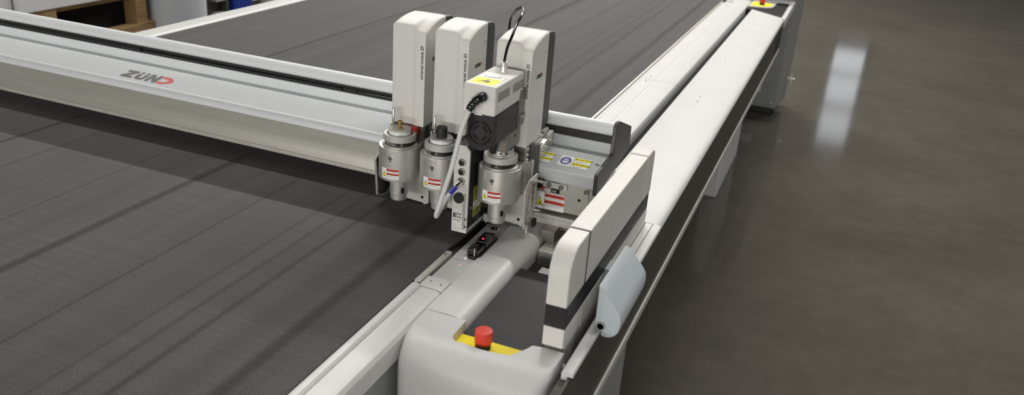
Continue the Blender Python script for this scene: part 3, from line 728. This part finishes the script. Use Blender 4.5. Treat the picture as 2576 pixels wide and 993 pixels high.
def module(xc, code, label):
    m = thing('tool_module', label, 'tool module', (xc, 1.66, .03), 'tool modules on the carriage')
    cv = part('cover', m, cover_mesh(xc), .0012, 2, smooth_angle=50)
    # dark rear housing
    b = MB(); b.prism([(1.7805, .212), (1.822, .226), (1.826, .232), (1.826, .432), (1.822, .441), (1.814, .4455), (1.7805, .4490)], 'x', xc - .0415, xc + .0418, 'dark_back'); part('rear_housing', m, b, .003, 3, label='dark grey rear housing')
    b = MB(); b.box(xc - .0495, xc - .0436, 1.7900, 1.8240, .225, .4380, 'plate_grey'); part('rear_plate', m, b, .0008)
    b = MB(); b.text('universal module ' + code, (xc + .0348, 1.6794, .3185), Z, -X, .0098, 'ink', th=.0004, bold=.00016, spacing=1.02, squeeze=.94); part('lettering', cv, b)
    b = MB(); logo(b, (xc + .0425, 1.716, .356), Y, Z, .0084, 'ink', 'logo_dark_red', w=1.0, th=.0005); part('logo', cv, b)
    for y, z in ((1.766, .408), (1.762, .308), (1.758, .2155)):
        b = MB(); b.lathe([(.0032, 0), (.0032, .0012), (.002, .002), (0, .0022)], (xc + .0425, y, z), 'x', 'chrome', 12); part('screw', cv, b)
    # steel neck between cover and tool holder
    b = MB(); b.box(xc - .012, xc + .0375, 1.690, 1.7125, .1702, .2055, 'dark_steel'); nk = part('neck_bracket', m, b, .001)
    b = MB(); b.box(xc + .0378, xc + .0405, 1.6925, 1.7115, .158, .205, 'steel' if xc > -.7 else 'dark_back'); part('neck_plate', nk, b, .0005)
    for z in ((.197, .183, .172) if xc > -.7 else ()):
        b = MB(); b.screw((xc + .0405, 1.702, z), 'x', 1, .003, 'chrome', .003); part('screw', nk, b)
    # guide pin left of the neck
    b = MB(); b.lathe([(.0032, .1703), (.0032, .244), (.0022, .2465), (0, .2470)], (xc - .0245, 1.6585, 0), 'z', 'chrome', 16); part('guide_pin', m, b)
    b = MB(); b.cyl((xc - .0365, 1.668, 0), .0025, .1703, .2055, 'z', 'steel', 12); part('short_pin', m, b)
    # tool holder body: round in front, necking into a block behind
    cx = xc + .003 if code == 'ZP' or xc < -.7 else xc
    pts = arc(cx, 1.640, .048, 150, 390, 40) + [(cx + .0425, 1.672), (cx + .0405, 1.680), (cx + .0425, 1.688), (cx + .047, 1.693), (cx + .047, 1.7015), (cx - .047, 1.7015), (cx - .047, 1.69), (cx - .0435, 1.68)]
    b = MB(); b.prism(pts, 'z', .0915, .1700, 'steel', smooth=True); bd = part('holder_body', m, b, .0014, 2)
    b = MB(); b.lathe([(.0, .1700), (.040, .1700), (.040, .1735), (.0385, .1742), (.030, .1742)], (cx, 1.640, 0), 'z', 'steel', 40); part('holder_shoulder', bd, b)
    b = MB(); b.lathe([(.0345, .1743), (.0345, .1825), (.02, .1825)], (cx, 1.640, 0), 'z', 'black', 40)
    for k in range(-6, 3):
        a = math.radians(-90 + k * 9 + (18 if code == 'ZP' else -10)); r = .0346
        if k in (0, 1): continue
        for zz in (.1762, .1795):
            p = Vector((cx + r * math.cos(a), 1.640 + r * math.sin(a), zz)); u = Vector((-math.sin(a), math.cos(a), 0))
            b.rect(p, u, Z, -.0022, .0022, -.0006, .0006, 'scale', .0002)
    part('scale_ring', m, b, label='black ring with pale scale marks')
    b = MB(); b.lathe([(.030, .1828), (.0372, .1828), (.0382, .1838), (.0382, .1965), (.0372, .1975), (.0295, .1975), (.0290, .1970), (.0290, .1890), (0, .1890)], (cx, 1.640, 0), 'z', 'plate_grey', 48); part('clamp_collar', m, b, label='matt grey clamping collar')
    # pin and small hole in the holder front
    b = MB(); b.lathe([(.0048, 0), (.0048, -.0032), (.0036, -.0042), (0, -.0044)], (cx + .0025, 1.640 - .0476, .1495), 'y', 'chrome', 18); part('lock_pin', bd, b)
    b = MB(); b.cyl((cx + .0025, 1.640 - .0478, .1415), .0018, -.0005, .0005, 'y', 'void', 10); part('vent_hole', bd, b)
    # curved warning sticker
    b = MB(); R_ = .0483; a0 = math.radians(-90 - 25); da = math.radians(53)
    z0, z1 = .0985, .1235
    def cs(u0, u1, v0, v1, mat, lift, n=8):
        prev = None
        for i in range(n + 1):
            a = a0 + da * (u0 + (u1 - u0) * i / n); q = R_ + lift
            p = Vector((cx + q * math.cos(a), 1.640 + q * math.sin(a), 0))
            cur = (b.bm.verts.new(p + Z * (z0 + (z1 - z0) * v0)), b.bm.verts.new(p + Z * (z0 + (z1 - z0) * v1)))
            if prev: b.face([prev[0], cur[0], cur[1], prev[1]], mat, True)
            prev = cur
    cs(0, 1, 0, 1, 'paper', 0)
    cs(.33, .995, .76, .97, 'lred', .0002); cs(.33, .995, .38, .57, 'lred', .0002); cs(.305, .325, 0, 1, 'lineink', .0002, 1)
    for v in (.65, .70, .22, .28, .14): cs(.36, .36 + random.uniform(.4, .58), v, v + .022, 'lineink', .0002)
    for v in (.84, .45): cs(.37, .44, v - .04, v + .04, 'ink', .0003, 2); cs(.50, .92, v - .02, v + .02, 'ink', .0003)
    def tri(s, mat, lift):
        vs = []
        for u, v in ((.155 - .125 * s, .42 - .24 * s), (.155 + .125 * s, .42 - .24 * s), (.155, .42 + .30 * s)):
            a = a0 + da * u; q = R_ + lift
            vs.append(b.bm.verts.new((cx + q * math.cos(a), 1.640 + q * math.sin(a), z0 + (z1 - z0) * v)))
        b.face(vs, mat)
    tri(1, 'ink', .0003); tri(.80, 'lyel', .0006); tri(.25, 'ink', .0009)
    part('warning_sticker', bd, b, label='small white sticker with red text bars and yellow triangle')
    # nozzle
    b = MB()
    b.lathe([(0, .0912), (.0215, .0912), (.0215, .0475), (.0195, .0455), (.0195, .0345), (.018, .0325), (.012, .0325), (.012, .05), (0, .05)], (cx, 1.640, 0), 'z', 'steel', 36)
    nz = part('nozzle', m, b)
    b = MB()
    a = math.radians(-38); c = Vector((cx + .0212 * math.cos(a), 1.640 + .0212 * math.sin(a), .060)); u = Vector((-math.sin(a), math.cos(a), 0))
    b.poly(c, u, Z, [(.0042 * math.cos(t), .0075 * (1 if math.sin(t) > 0 else -1) * abs(math.sin(t)) ** .5) for t in [2 * PI * i / 20 for i in range(20)]], 'void', .0006)
    part('side_slot', nz, b)
    # mounting plate behind
    w = .048
    b = MB(); b.prism([(cx - w, .009), (cx + w - .014, .004), (cx + w - .014, .0012), (cx + w - .006, .0012), (cx + w - .006, .004), (cx + w, .004), (cx + w, .168), (cx - w, .168)], 'y', 1.7017, 1.7130, 'plate_grey'); mp = part('mounting_plate', m, b, .0008)
    b = MB(); b.cyl((cx + .031, 1.7017, .0185), .0038, -.0004, .0004, 'y', 'void', 14); part('bolt_hole', mp, b)
    return m, cx
m1, c1 = module(-.897, 'ZP', 'leftmost white tool module, with a red clip under its tall cover')
m2, c2 = module(-.790, 'ZS', 'middle white tool module, black-knobbed tool in its holder, left of the slim camera')
m3, c3 = module(-.6405, 'ZS', 'rightmost white tool module behind the motor box, holding the milling spindle')
b = MB(); b.prism([(c1 - .004, 1.663), (c1 + .016, 1.660), (c1 + .026, 1.668), (c1 + .026, 1.682), (c1 - .004, 1.682)], 'z', .1975, .2052, 'red'); b.box(c1 + .018, c1 + .0265, 1.668, 1.682, .188, .1975, 'red')
part('red_clip', m1, b, .001, label='red plastic clip')

# inserted tools
b = thing('knife_tool', 'white ringed knife tool with a brass fitting in the leftmost holder', 'knife tool', (c1, 1.64, .19), 'tools in the holders'); k1 = b
b = MB(); b.lathe([(.0255, .1892), (.0255, .2045), (.02, .2045)], (c1, 1.64, 0), 'z', 'paper', 40); b.text('ECT 21', (c1 + .0105, 1.64 - .0237, .1985), Vector((.96, .28, 0)), Z, .005, 'ink', th=.0004); part('white_ring', k1, b)
b = MB(); b.lathe([(.024, .2046), (.0255, .2046), (.0262, .2055), (.0262, .2075), (.0250, .2088), (0, .2088)], (c1, 1.64, 0), 'z', 'cap_beige', 40); part('cap', k1, b)
b = MB(); b.lathe([(.0052, .2089), (.0052, .2115), (.0044, .212), (.0052, .2125), (.0052, .2145), (.0046, .215), (.0046, .2215), (.0065, .2225), (.0065, .2262), (.0035, .2262), (.0035, .222), (0, .222)], (c1, 1.64, 0), 'z', 'brass', 24); part('air_fitting', k1, b, label='brass air fitting')
k2 = thing('knife_tool', 'knife tool with a tall black cap in the middle holder', 'knife tool', (c2, 1.64, .19), 'tools in the holders')
b = MB(); b.lathe([(.0255, .1892), (.0255, .2045), (.02, .2045)], (c2, 1.64, 0), 'z', 'paper', 40); part('white_ring', k2, b)
b = MB(); b.lathe([(.024, .2046), (.0255, .2046), (.0262, .2055), (.0262, .2075), (.0250, .2088), (.013, .2088)], (c2, 1.64, 0), 'z', 'steel', 40); part('cap_ring', k2, b)
b = MB(); b.lathe([(.0128, .2075), (.0128, .2305), (.0120, .2318), (0, .2318)], (c2, 1.64, 0), 'z', 'rubber', 32); part('black_cap', k2, b, label='tall black rubber cap')

# ================================================================== MILLING SPINDLE on module 3
S = thing('milling_spindle', 'white and black motor box with fan in front of the rightmost module', 'milling spindle', (c3, 1.60, .19))
SX0, SX1, SY0, SY1 = -.6805, -.6080, 1.508, 1.664
b = MB(); b.prism([(SX0, .3225), (SX0, .3845), (SX1, .3845), (SX1, .3225)], 'y', SY0, SY1, 'cover'); mc = part('motor_cover', S, b, .0045, 4)
b = MB(); b.rect((SX0 + .028, SY0, .3225), X, Z, 0, .0008, 0, .030, 'dark_back', .0003)
b.poly((SX0 + .045, SY0 - .0003, .3218), X, Z, [(-.017, 0), (0, 0), (0, .004), (-.016, .004)], 'cover', .0008)
part('front_seam', mc, b)
for y0 in (1.522, 1.602):
    b = MB()
    for k in range(11):
        y = y0 + k * .0057
        b.rect((SX1, y, .3505), Y, Z, 0, .0021, 0, .019, 'dark_back', .0003)
        b.rect((SX1, y + .0005, .347), Y, Z, 0, .0016, 0, .0016, 'paper', .0003)
    part('vent_slots', mc, b)
for y in (1.545, 1.640):
    b = MB(); b.lathe([(.0036, 0), (.0036, .0012), (.002, .002), (0, .0021)], (SX1, y, .3295), 'x', 'chrome', 12); part('screw', mc, b)
b = MB(); oo = Vector((SX0 + .008, SY0 + .013, .3845))
b.rect(oo, X, Y, 0, .054, 0, .041, 'lyel', .0003); b.rect(oo, X, Y, 0, .054, .041, .086, 'paper', .0003)
b.poly(oo, X, Y, [(.020, .016), (.034, .010), (.038, .020), (.030, .027), (.021, .024)], 'ink', .0005)
b.poly(oo, X, Y, [(.022, .0185), (.030, .0150), (.0345, .0200), (.030, .0235), (.0235, .0225)], 'logo_grey', .0007)
for a_, c_ in (((.008, .013), (.020, .018)), ((.020, .018), (.017, .008)), ((.026, .025), (.030, .041)), ((.010, .055), (.016, .048)), ((.016, .048), (.046, .056)), ((.018, .053), (.044, .060)), ((.046, .054), (.043, .068)), ((.012, .056), (.006, .069)), ((.030, .050), (.034, .055))):
    d = Vector((c_[0] - a_[0], c_[1] - a_[1])); n_ = Vector((-d.y, d.x)).normalized() * .00032
    b.poly(oo, X, Y, [(a_[0] - n_.x, a_[1] - n_.y), (c_[0] - n_.x, c_[1] - n_.y), (c_[0] + n_.x, c_[1] + n_.y), (a_[0] + n_.x, a_[1] + n_.y)], 'ink', .0006)
for x, y in ((.036, .033), (.041, .033), (.046, .033), (.050, .066), (.052, .058)): b.rect(oo, X, Y, x, x + .0018, y, y + .0007, 'ink', .0006)
part('instruction_label', mc, b, label='yellow and white line drawing label')
# black fan box: lower corners cut round in front
fx0, fx1 = -.6690, -.6095
pts = [(fx0, .3222), (fx0, .268)] + arc((fx0 + fx1) / 2, .2755, .0315, 200, 340, 12)[0:] + [(fx1, .268), (fx1, .3222)]
b = MB(); b.prism(pts, 'y', SY0 + .004, SY0 + .018, 'black'); fh = part('fan_housing', S, b, .0015, 2, label='black fan housing')
b = MB(); b.box(fx0, fx1, SY0 + .0182, SY1 - .018, .2585, .3222, 'gun'); part('motor_body', S, b, .002, 2, label='dark motor body')
b = MB(); fc_ = Vector(((fx0 + fx1) / 2, SY0 + .004, .283))
def fan_arc(r0, r1, a0_, a1_):
    A_ = [(r1 * math.cos(math.radians(a0_ + (a1_ - a0_) * i / 10)), r1 * math.sin(math.radians(a0_ + (a1_ - a0_) * i / 10))) for i in range(11)]
    B_ = [(r0 * math.cos(math.radians(a1_ - (a1_ - a0_) * i / 10)), r0 * math.sin(math.radians(a1_ - (a1_ - a0_) * i / 10))) for i in range(11)]
    b.poly(fc_, X, Z, A_ + B_, 'void', .0004)
for k in range(4):
    fan_arc(.0215, .0260, 8 + 90 * k, 82 + 90 * k); fan_arc(.0125, .0170, 20 + 90 * k, 70 + 90 * k)
part('fan_grille', fh, b)
b = MB(); b.lathe([(.0102, 0), (.0102, -.0006), (0, -.0006)], fc_, 'y', 'rubber', 24); part('fan_hub', fh, b)
b = MB(); b.box(-.6685, -.6075, SY1 - .0175, SY1 + .016, .262, .345, 'dark_steel'); b.box(-.6075, -.605, SY1 - .013, SY1 + .010, .270, .290, 'dark_steel'); gb = part('gear_bracket', S, b, .001)
b = MB(); b.screw((-.605, SY1 - .002, .283), 'x', 1, .004, 'chrome', .003); part('screw', gb, b)
b = MB(); b.box(-.662, -.612, 1.598, 1.672, .2175, .2580, 'dark_steel'); b.prism([(-.655, 1.606), (-.619, 1.606), (-.619, 1.666), (-.655, 1.666)], 'z', .2135, .2176, 'dark_steel'); gx = part('gear_box', S, b, .0025, 2)
b = MB(); b.cyl((-.612, 1.645, .244), .0032, 0, .0006, 'x', 'void', 12); part('bolt_hole', gx, b)
b = MB(); b.lathe([(.028, .1892), (.0300, .1892), (.0300, .2005), (.0285, .2020), (.0285, .2120), (.0275, .2132), (0, .2132)], (c3, 1.64, 0), 'z', 'steel', 40); ck = part('chuck_ring', S, b)
for k in range(5):
    a = math.radians(-90 + (k - 2.2) * 26); p = Vector((c3 + .0286 * math.cos(a), 1.64 + .0286 * math.sin(a), .2072)); u = Vector((-math.sin(a), math.cos(a), 0))
    b = MB(); b.poly(p, u, Z, [(.0036 * math.cos(t * PI / 8), .0036 * math.sin(t * PI / 8)) for t in range(16)], 'dark_steel', .0006); b.poly(p, u, Z, [(.0018 * math.cos(t * PI / 8), .0018 * math.sin(t * PI / 8)) for t in range(16)], 'void', .0009); part('set_screw', ck, b)
b = MB(); b.tube([(-.636, 1.592, .250), (-.638, 1.588, .236), (-.641, 1.592, .224), (-.644, 1.600, .2145)], .0072, 'rubber', 12, 4); part('motor_lead', S, b)
b = MB(); b.lathe([(0, .048), (.0022, .048), (.0022, .034), (.0014, .033), (.0014, .010), (0, .008)], (c3 - .001, 1.638, 0), 'z', 'chrome', 12); bt = part('milling_bit', S, b)
b = MB(); b.tube([(c3 - .0165, 1.628, .050), (c3 - .020, 1.626, .030), (c3 - .014, 1.622, .0255), (c3 - .020, 1.616, .018), (c3 - .0225, 1.612, .006), (c3 - .012, 1.610, .0035)], .0007, 'chrome', 8, 4); part('chip_wire', bt, b)
# ring on the plate under the bit
b = MB(); b.lathe([(.0105, -.0055), (.0105, -.0040), (.0060, -.0040), (.0060, -.0055)], (-.655, 1.672, 0), 'z', 'chrome', 26); b.lathe([(.0055, -.0055), (.0055, -.0049), (0, -.0049)], (-.655, 1.672, 0), 'z', 'void', 20)
part('bore_ring', T, b)

# ================================================================== CAMERA UNIT
V = thing('camera_unit', 'slim upright camera box with black sides, a black knob and three round sockets', 'camera', (-.706, 1.65, .012))
vx0, vx1, vy = -.7255, -.6885, 1.580
b = MB(); b.prism([(vx0, .022), (vx1, .022), (vx1, .2085), (vx1 - .0105, .2195), (vx0, .2195)], 'y', vy, vy + .006, 'cover'); fp = part('front_plate', V, b, .0010)
b = MB(); b.prism([(vx0 + .0008, .0225), (vx1 - .0008, .0225), (vx1 - .0008, .2085), (vx1 - .011, .2188), (vx0 + .0008, .2188)], 'y', vy + .0062, 1.7010, 'black'); bx = part('housing', V, b, .0008)
b = MB(); b.prism([(vx0 + .0005, .0135), (vx1 + .0005, .0135), (vx1 + .0005, .0222), (vx0 + .0005, .0222)], 'y', vy - .001, 1.7010, 'cover'); b.box(vx0 + .0005, vx0 + .0085, vy - .0015, vy + .02, .022, .030, 'cover'); part('base_plate', V, b, .0008)
# raised fold on the lower front with the black knob
b = MB(); b.prism([(vx0 + .001, .0305), (vx1 - .010, .0305), (vx1 - .010, .109), (vx0 + .001, .104)], 'y', vy - .0025, vy - .0002, 'cover'); rf = part('front_flap', V, b, .0008)
b = MB(); b.box(vx1 - .0096, vx1 - .0040, vy - .0028, vy - .0002, .024, .110, 'steel'); part('flap_hinge', V, b, .0006)
for z in (.0300, .0480):
    b = MB(); b.cyl((vx1 - .0035, vy - .0008, z), .0022, -.0015, .0005, 'y', 'void', 10); part('screw', fp, b)
b = MB(); b.lathe([(.0122, 0), (.0122, -.0045), (.0112, -.0055), (0, -.0055)], (-.7085, vy - .0026, .0985), 'y', 'rubber', 30); part('knob', V, b, label='round black knob')
for z in (.1825, .1605, .1385):
    b = MB(); b.lathe([(.0088, 0), (.0088, -.0022), (.0076, -.0030), (.0072, -.0055), (.0066, -.0060), (.0056, -.0060), (.0054, -.0025), (0, -.0025)], (-.7055, vy, z), 'y', 'chrome', 28, mats=['chrome'] * 5 + ['black'] * 2)
    for a in range(4): b.cyl((-.7055 + .0024 * math.cos(a * PI / 2 + .5), vy, z + .0024 * math.sin(a * PI / 2 + .5)), .0007, -.0040, -.0024, 'y', 'chrome', 6)
    part('socket', fp, b, label='chrome round socket')
b = MB(); b.text('ICC', (-.7163, vy - .0026, .0545), X, Z, .0170, 'ink', th=.0004, squeeze=.58, bold=.0003)
b.rect((-.7212, vy - .0026, .0485), X, Z, 0, .0030, .001, .0115, 'ink', .0004); b.poly((-.7212, vy - .0026, .0485), X, Z, [(.0022, 0), (.0046, 0), (.0046, .0118), (.0034, .0118), (.0034, .003), (.0022, .0022)], 'ink', .0004)
b.text('camera', (-.7212, vy - .0026, .0438), X, Z, .0062, 'ink', th=.0004); part('lettering', rf, b)
b = MB(); o2 = Vector((vx1 - .0008, 1.613, .040))
b.rect(o2, Y, Z, 0, .045, 0, .020, 'lolive', .0003); b.rect(o2, Y, Z, 0, .045, .020, .038, 'paper', .0003); b.rect(o2, Y, Z, 0, .045, .038, .074, 'lolive', .0003)
b.poly(o2, Y, Z, [(.004, .0225), (.018, .0225), (.011, .0355)], 'ink', .0005); b.poly(o2, Y, Z, [(.0065, .024), (.0155, .024), (.011, .0325)], 'paper', .0007)
for z in (.030, .027, .034): b.rect(o2, Y, Z, .021, .041, z, z + .0012, 'lineink', .0005)
for z in (.052, .058, .064, .007, .013): b.rect(o2, Y, Z, .006, .036, z, z + .0012, 'rubber', .0005)
part('side_labels', bx, b, label='olive and white laser warning labels')
b = MB(); b.screw((vx1 - .0008, 1.600, .070), 'x', 1, .003, 'chrome', .0015); part('screw', bx, b)
# small black foot behind the camera down at the table edge
b = MB(); b.box(-.700, -.660, 1.675, 1.701, .004, .030, 'black'); b.box(-.684, -.668, 1.666, 1.676, .012, .030, 'plate_grey'); part('lens_foot', V, b, .001)

# ================================================================== CABLES
W_ = thing('motor_cable', 'thick pale grey cable looping from the motor box to the camera socket', 'cable', (-.69, 1.53, .06))
b = MB(); b.tube([(-.6345, 1.507, .362), (-.638, 1.494, .3605), (-.6465, 1.490, .352), (-.6565, 1.490, .336)], [.0098, .0098, .0092, .0080, .0072], 'gloss_black', 18, 12, ring=.0005); part('strain_relief', W_, b, label='ribbed black strain relief')
b = MB(); b.tube([(-.6545, 1.490, .3385), (-.663, 1.490, .316), (-.6725, 1.490, .283), (-.6835, 1.491, .233), (-.6945, 1.493, .187), (-.7105, 1.497, .135), (-.7215, 1.501, .100), (-.7285, 1.506, .0815), (-.7310, 1.5125, .0735), (-.7305, 1.5205, .0785), (-.7255, 1.5265, .094), (-.7170, 1.533, .114), (-.7125, 1.537, .1235)], .0052, 'cable_grey', 16, 6); part('cable_sheath', W_, b)
d0, d1 = Vector((-.7135, 1.536, .1215)), Vector((-.7055, 1.5795, .1385))
b = MB(); b.tube([d0, d0.lerp(d1, .48)], .0056, 'blue', 18, 1); part('blue_sleeve', W_, b, label='blue plug sleeve')
b = MB(); b.tube([d0.lerp(d1, .47), d0.lerp(d1, .50), d0.lerp(d1, .53), d0.lerp(d1, .85), d0.lerp(d1, .86), d0.lerp(d1, 1.0)], .0062, 'chrome', 20, 1, ring=.0003); part('plug', W_, b, label='chrome plug')
Hh = thing('air_hose', 'thin glossy black hose arching over the rightmost module from the motor box', 'hose', (-.64, 1.62, .38))
hp = [(-.6425, 1.628, .4010), (-.6420, 1.629, .412), (-.642, 1.640, .435), (-.641, 1.660, .456), (-.644, 1.690, .475), (-.646, 1.720, .488), (-.653, 1.750, .493), (-.669, 1.780, .494), (-.684, 1.800, .487), (-.701, 1.820, .474), (-.715, 1.838, .456), (-.722, 1.848, .430), (-.722, 1.848, .380), (-.715, 1.846, .30), (-.70, 1.845, .235)]
b = MB(); b.tube(hp, .0031, 'gloss_black', 14, 6); part('hose_tube', Hh, b)
b = MB(); b.lathe([(.0085, .3848), (.0078, .3852), (.0066, .396), (.0058, .3965), (.0058, .401), (.0064, .4015), (.0064, .406), (.0034, .4062)], (-.6425, 1.628, 0), 'z', 'bright_alu', 24); part('hose_fitting', Hh, b, label='pale metal hose fitting')

# ================================================================== TOOL SENSOR on the recess plate
Q = thing('tool_sensor', 'small black tool sensor with a red light beside the felt belt', 'sensor', (-.641, 1.56, -.005))
b = MB(); b.prism(arc(-.6395, 1.522, .0165, 180, 360, 10) + arc(-.6395, 1.610, .0165, 0, 180, 10), 'z', -.0053, .0015, 'black'); part('sensor_base', Q, b, .0008)
b = MB(); b.prism([(-.654, 1.512), (-.6275, 1.512), (-.6275, 1.548), (-.654, 1.548)], 'z', .0016, .0140, 'gloss_black'); part('front_block', Q, b, .0015)
b = MB(); b.prism([(-.6525, 1.553), (-.6265, 1.553), (-.6265, 1.606), (-.6525, 1.606)], 'z', .0016, .0175, 'gloss_black'); part('rear_block', Q, b, .0015)
b = MB(); b.box(-.6365, -.6345, 1.5095, 1.5118, .000, .0195, 'bright_alu'); part('contact_pin', Q, b)
b = MB(); b.lathe([(.0026, .0175), (.0026, .0182), (.0012, .0190), (0, .0192)], (-.641, 1.568, 0), 'z', 'led', 14); part('signal_light', Q, b, label='glowing red signal light')
b = MB(); b.cyl((-.6520, 1.502, -.0054), .004, 0, .004, 'z', 'paper', 14); part('rubber_stop', Q, b)

# ================================================================== BACKGROUND beyond the left rail
FZ = -TABLE_H
Cr = thing('wooden_crate', 'weathered wooden crate on the floor beyond the white left rail', 'crate', (-4.3, 3.7, FZ))
def board(name, *a, mat='wood'): part(name, Cr, box(*a, mat), .004)
for y0 in (3.33, 3.985): board('corner_post', -4.10, -4.0, y0, y0 + .085, FZ + .0, -.205)
board('top_board', -4.08, -4.02, 3.415, 3.985, -.232, -.206)
board('front_board', -4.06, -3.99, 3.34, 4.12, -.452, -.385)
board('front_board', -4.07, -4.0, 3.30, 4.12, -.545, -.458, mat='wood_dark')
board('front_board', -4.06, -3.99, 3.34, 4.10, -.75, -.56, mat='wood_dark')
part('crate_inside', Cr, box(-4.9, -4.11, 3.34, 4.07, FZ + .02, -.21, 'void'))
b = MB(); b.prism([(3.18, -.204), (4.11, -.204), (4.11, .18), (3.18, .18)], 'x', -4.95, -3.99, 'foam')
tag(obj('board_stack', b, None, .006), 'white board stack lying on top of the wooden crate', 'boards')
b = MB(); b.box(-4.75, -4.02, 2.35, 3.17, FZ, .20, 'foam'); b.box(-4.70, -4.06, 2.40, 3.12, .20, .23, 'foam')
tag(obj('storage_box', b, None, .008), 'pale grey storage box left of the wooden crate', 'box')
b = MB(); b.lathe([(.0, 0), (.19, 0), (.20, .01), (.20, .95), (.19, .96), (.06, .96), (.06, .93), (0, .93)], (-4.02, 4.32, FZ), 'z', 'column', 40)
tag(obj('film_roll', b), 'thick upright white roll standing right of the wooden crate', 'roll')
b = MB(); b.box(-4.10, -4.06, 4.545, 4.62, FZ, .10, 'pale_green')
tag(obj('foam_board', b, None, .003), 'pale narrow board upright between the white roll and the dark rack', 'board')
Rk = thing('storage_rack', 'dark grey rack with pale slats beside the blue bin', 'rack', (-4.2, 4.76, FZ))
for y0 in (4.635, 4.86): part('rack_post', Rk, box(-4.10, -4.05, y0, y0 + .03, FZ, .15, 'rack'), .002)
part('rack_back', Rk, box(-4.45, -4.11, 4.635, 4.89, FZ, .15, 'rack'), .002)
for z in (-.10, -.19, -.28, -.37, -.47, -.57): part('slat', Rk, box(-4.10, -4.045, 4.752, 4.858, z, z + .02, 'plate_grey'), .002)
b = MB(); b.prism([(-4.40, 4.905), (-4.02, 4.905), (-4.02, 5.11), (-4.40, 5.11)], 'z', FZ, .0, 'bin_blue'); b.box(-4.42, -4.0, 4.895, 5.12, .0, .03, 'bin_blue')
tag(obj('plastic_bin', b, None, .012, 3), 'tall blue plastic bin behind the white left rail', 'bin')
b = MB(); b.box(-4.2, -4.06, 5.135, 5.235, FZ, .05, 'rack'); b.box(-4.06, -4.052, 5.15, 5.22, -.42, -.37, 'paper'); b.box(-4.06, -4.052, 5.15, 5.22, -.32, -.25, 'paper')
tag(obj('control_box', b, None, .003), 'small black box with white marks right of the blue bin', 'box')
b = MB(); b.lathe([(0, 0), (.17, 0), (.175, .006), (.175, .93), (.17, .94), (.05, .94), (.05, .9), (0, .9)], (-4.05, 5.44, FZ), 'z', 'foam', 36)
tag(obj('film_roll', b), 'upright white roll right of the blue bin and black box', 'roll')
b = MB(); b.box(-4.3, -4.08, 5.63, 6.05, FZ, .3, 'column')
tag(obj('metal_cabinet', b, None, .004), 'pale bluish cabinet far back behind the left rail', 'cabinet')
b = MB(); b.box(-4.4, -4.1, 6.07, 6.9, FZ, .3, 'foam')
tag(obj('wall_panel', b, None, .004), 'white panel farthest along behind the left rail', 'panel')

# ================================================================== LIGHT
def strip(name, x, y, z, sx, sy, power, color, aim=None):
    l = bpy.data.lights.new(name, 'AREA'); l.shape = 'RECTANGLE'; l.size = sx; l.size_y = sy; l.energy = power; l.color = color
    o = bpy.data.objects.new(name, l); COL.objects.link(o); o.location = (x, y, z + TABLE_H)
    if aim: o.rotation_euler = (Vector(aim) - Vector((x, y, z))).to_track_quat('-Z', 'Y').to_euler()
    return o
WARM = (1.0, .97, .925); COOL = (.86, .93, 1.0)
strip('ceiling_lamp', -1.9, 3.5, 6.0, 9.4, .15, 262, WARM, (-1.9, .8, 0))
strip('ceiling_lamp', -1.9, 9.35, 6.0, 9.4, .15, 800, WARM, (-1.9, .3, 0))
strip('ceiling_lamp', -4.2, 10.5, 3.6, 6.0, .3, 200, WARM)  # extra row, added to brighten the far floor and wall
strip('bay_door_daylight', -1.0, -5.0, .75, 8.0, 1.1, 310, (1.0, .975, .935), (-1, 1.8, .3))
strip('side_fill', 7.0, 3.0, 1.2, 6.0, 1.8, 62, (1.0, .98, .94), (-.5, 2.2, .1))  # fill light added for the right-facing sides; no known opening there
sp = bpy.data.lights.new('laser_pointer', 'SPOT'); sp.energy = 9; sp.color = (1, .03, .10); sp.spot_size = math.radians(1.1); sp.spot_blend = .5; sp.shadow_soft_size = .0005
so = bpy.data.objects.new('laser_pointer', sp); COL.objects.link(so); so.location = (-.652, 1.33, .2 + TABLE_H)
so.rotation_euler = (Vector((-.651, 1.469, -.005)) - Vector((-.652, 1.33, .2))).to_track_quat('-Z', 'Y').to_euler()
w = bpy.data.worlds.new('hall'); sc.world = w; w.use_nodes = True
w.node_tree.nodes['Background'].inputs['Color'].default_value = (.95, .97, 1.0, 1)
w.node_tree.nodes['Background'].inputs['Strength'].default_value = .05

# ================================================================== CAMERA
a, p_, c_ = -0.354234162, 0.405864093, 0.0755212270
f = Vector((math.sin(a) * math.cos(p_), math.cos(a) * math.cos(p_), -math.sin(p_)))
r0 = Vector((math.cos(a), -math.sin(a), 0)); u0 = r0.cross(f)
rt = r0 * math.cos(c_) + u0 * math.sin(c_); up = u0 * math.cos(c_) - r0 * math.sin(c_)
cam = bpy.data.cameras.new('camera'); cam.sensor_width = 36; cam.lens = 2129.157 / 2576 * 36; cam.clip_start = .05; cam.clip_end = 100
cam.dof.use_dof = True; cam.dof.focus_distance = 2.05; cam.dof.aperture_fstop = 4.5
co = bpy.data.objects.new('camera', cam); COL.objects.link(co)
mw = Matrix(((rt.x, up.x, -f.x, 0), (rt.y, up.y, -f.y, 0), (rt.z, up.z, -f.z, .85 + TABLE_H), (0, 0, 0, 1)))
co.matrix_world = mw
sc.camera = co
sc.view_settings.view_transform = 'Standard'; sc.view_settings.look = 'None'; sc.view_settings.gamma = 1
sc.view_settings.use_curve_mapping = False; sc.view_settings.exposure = 0.0
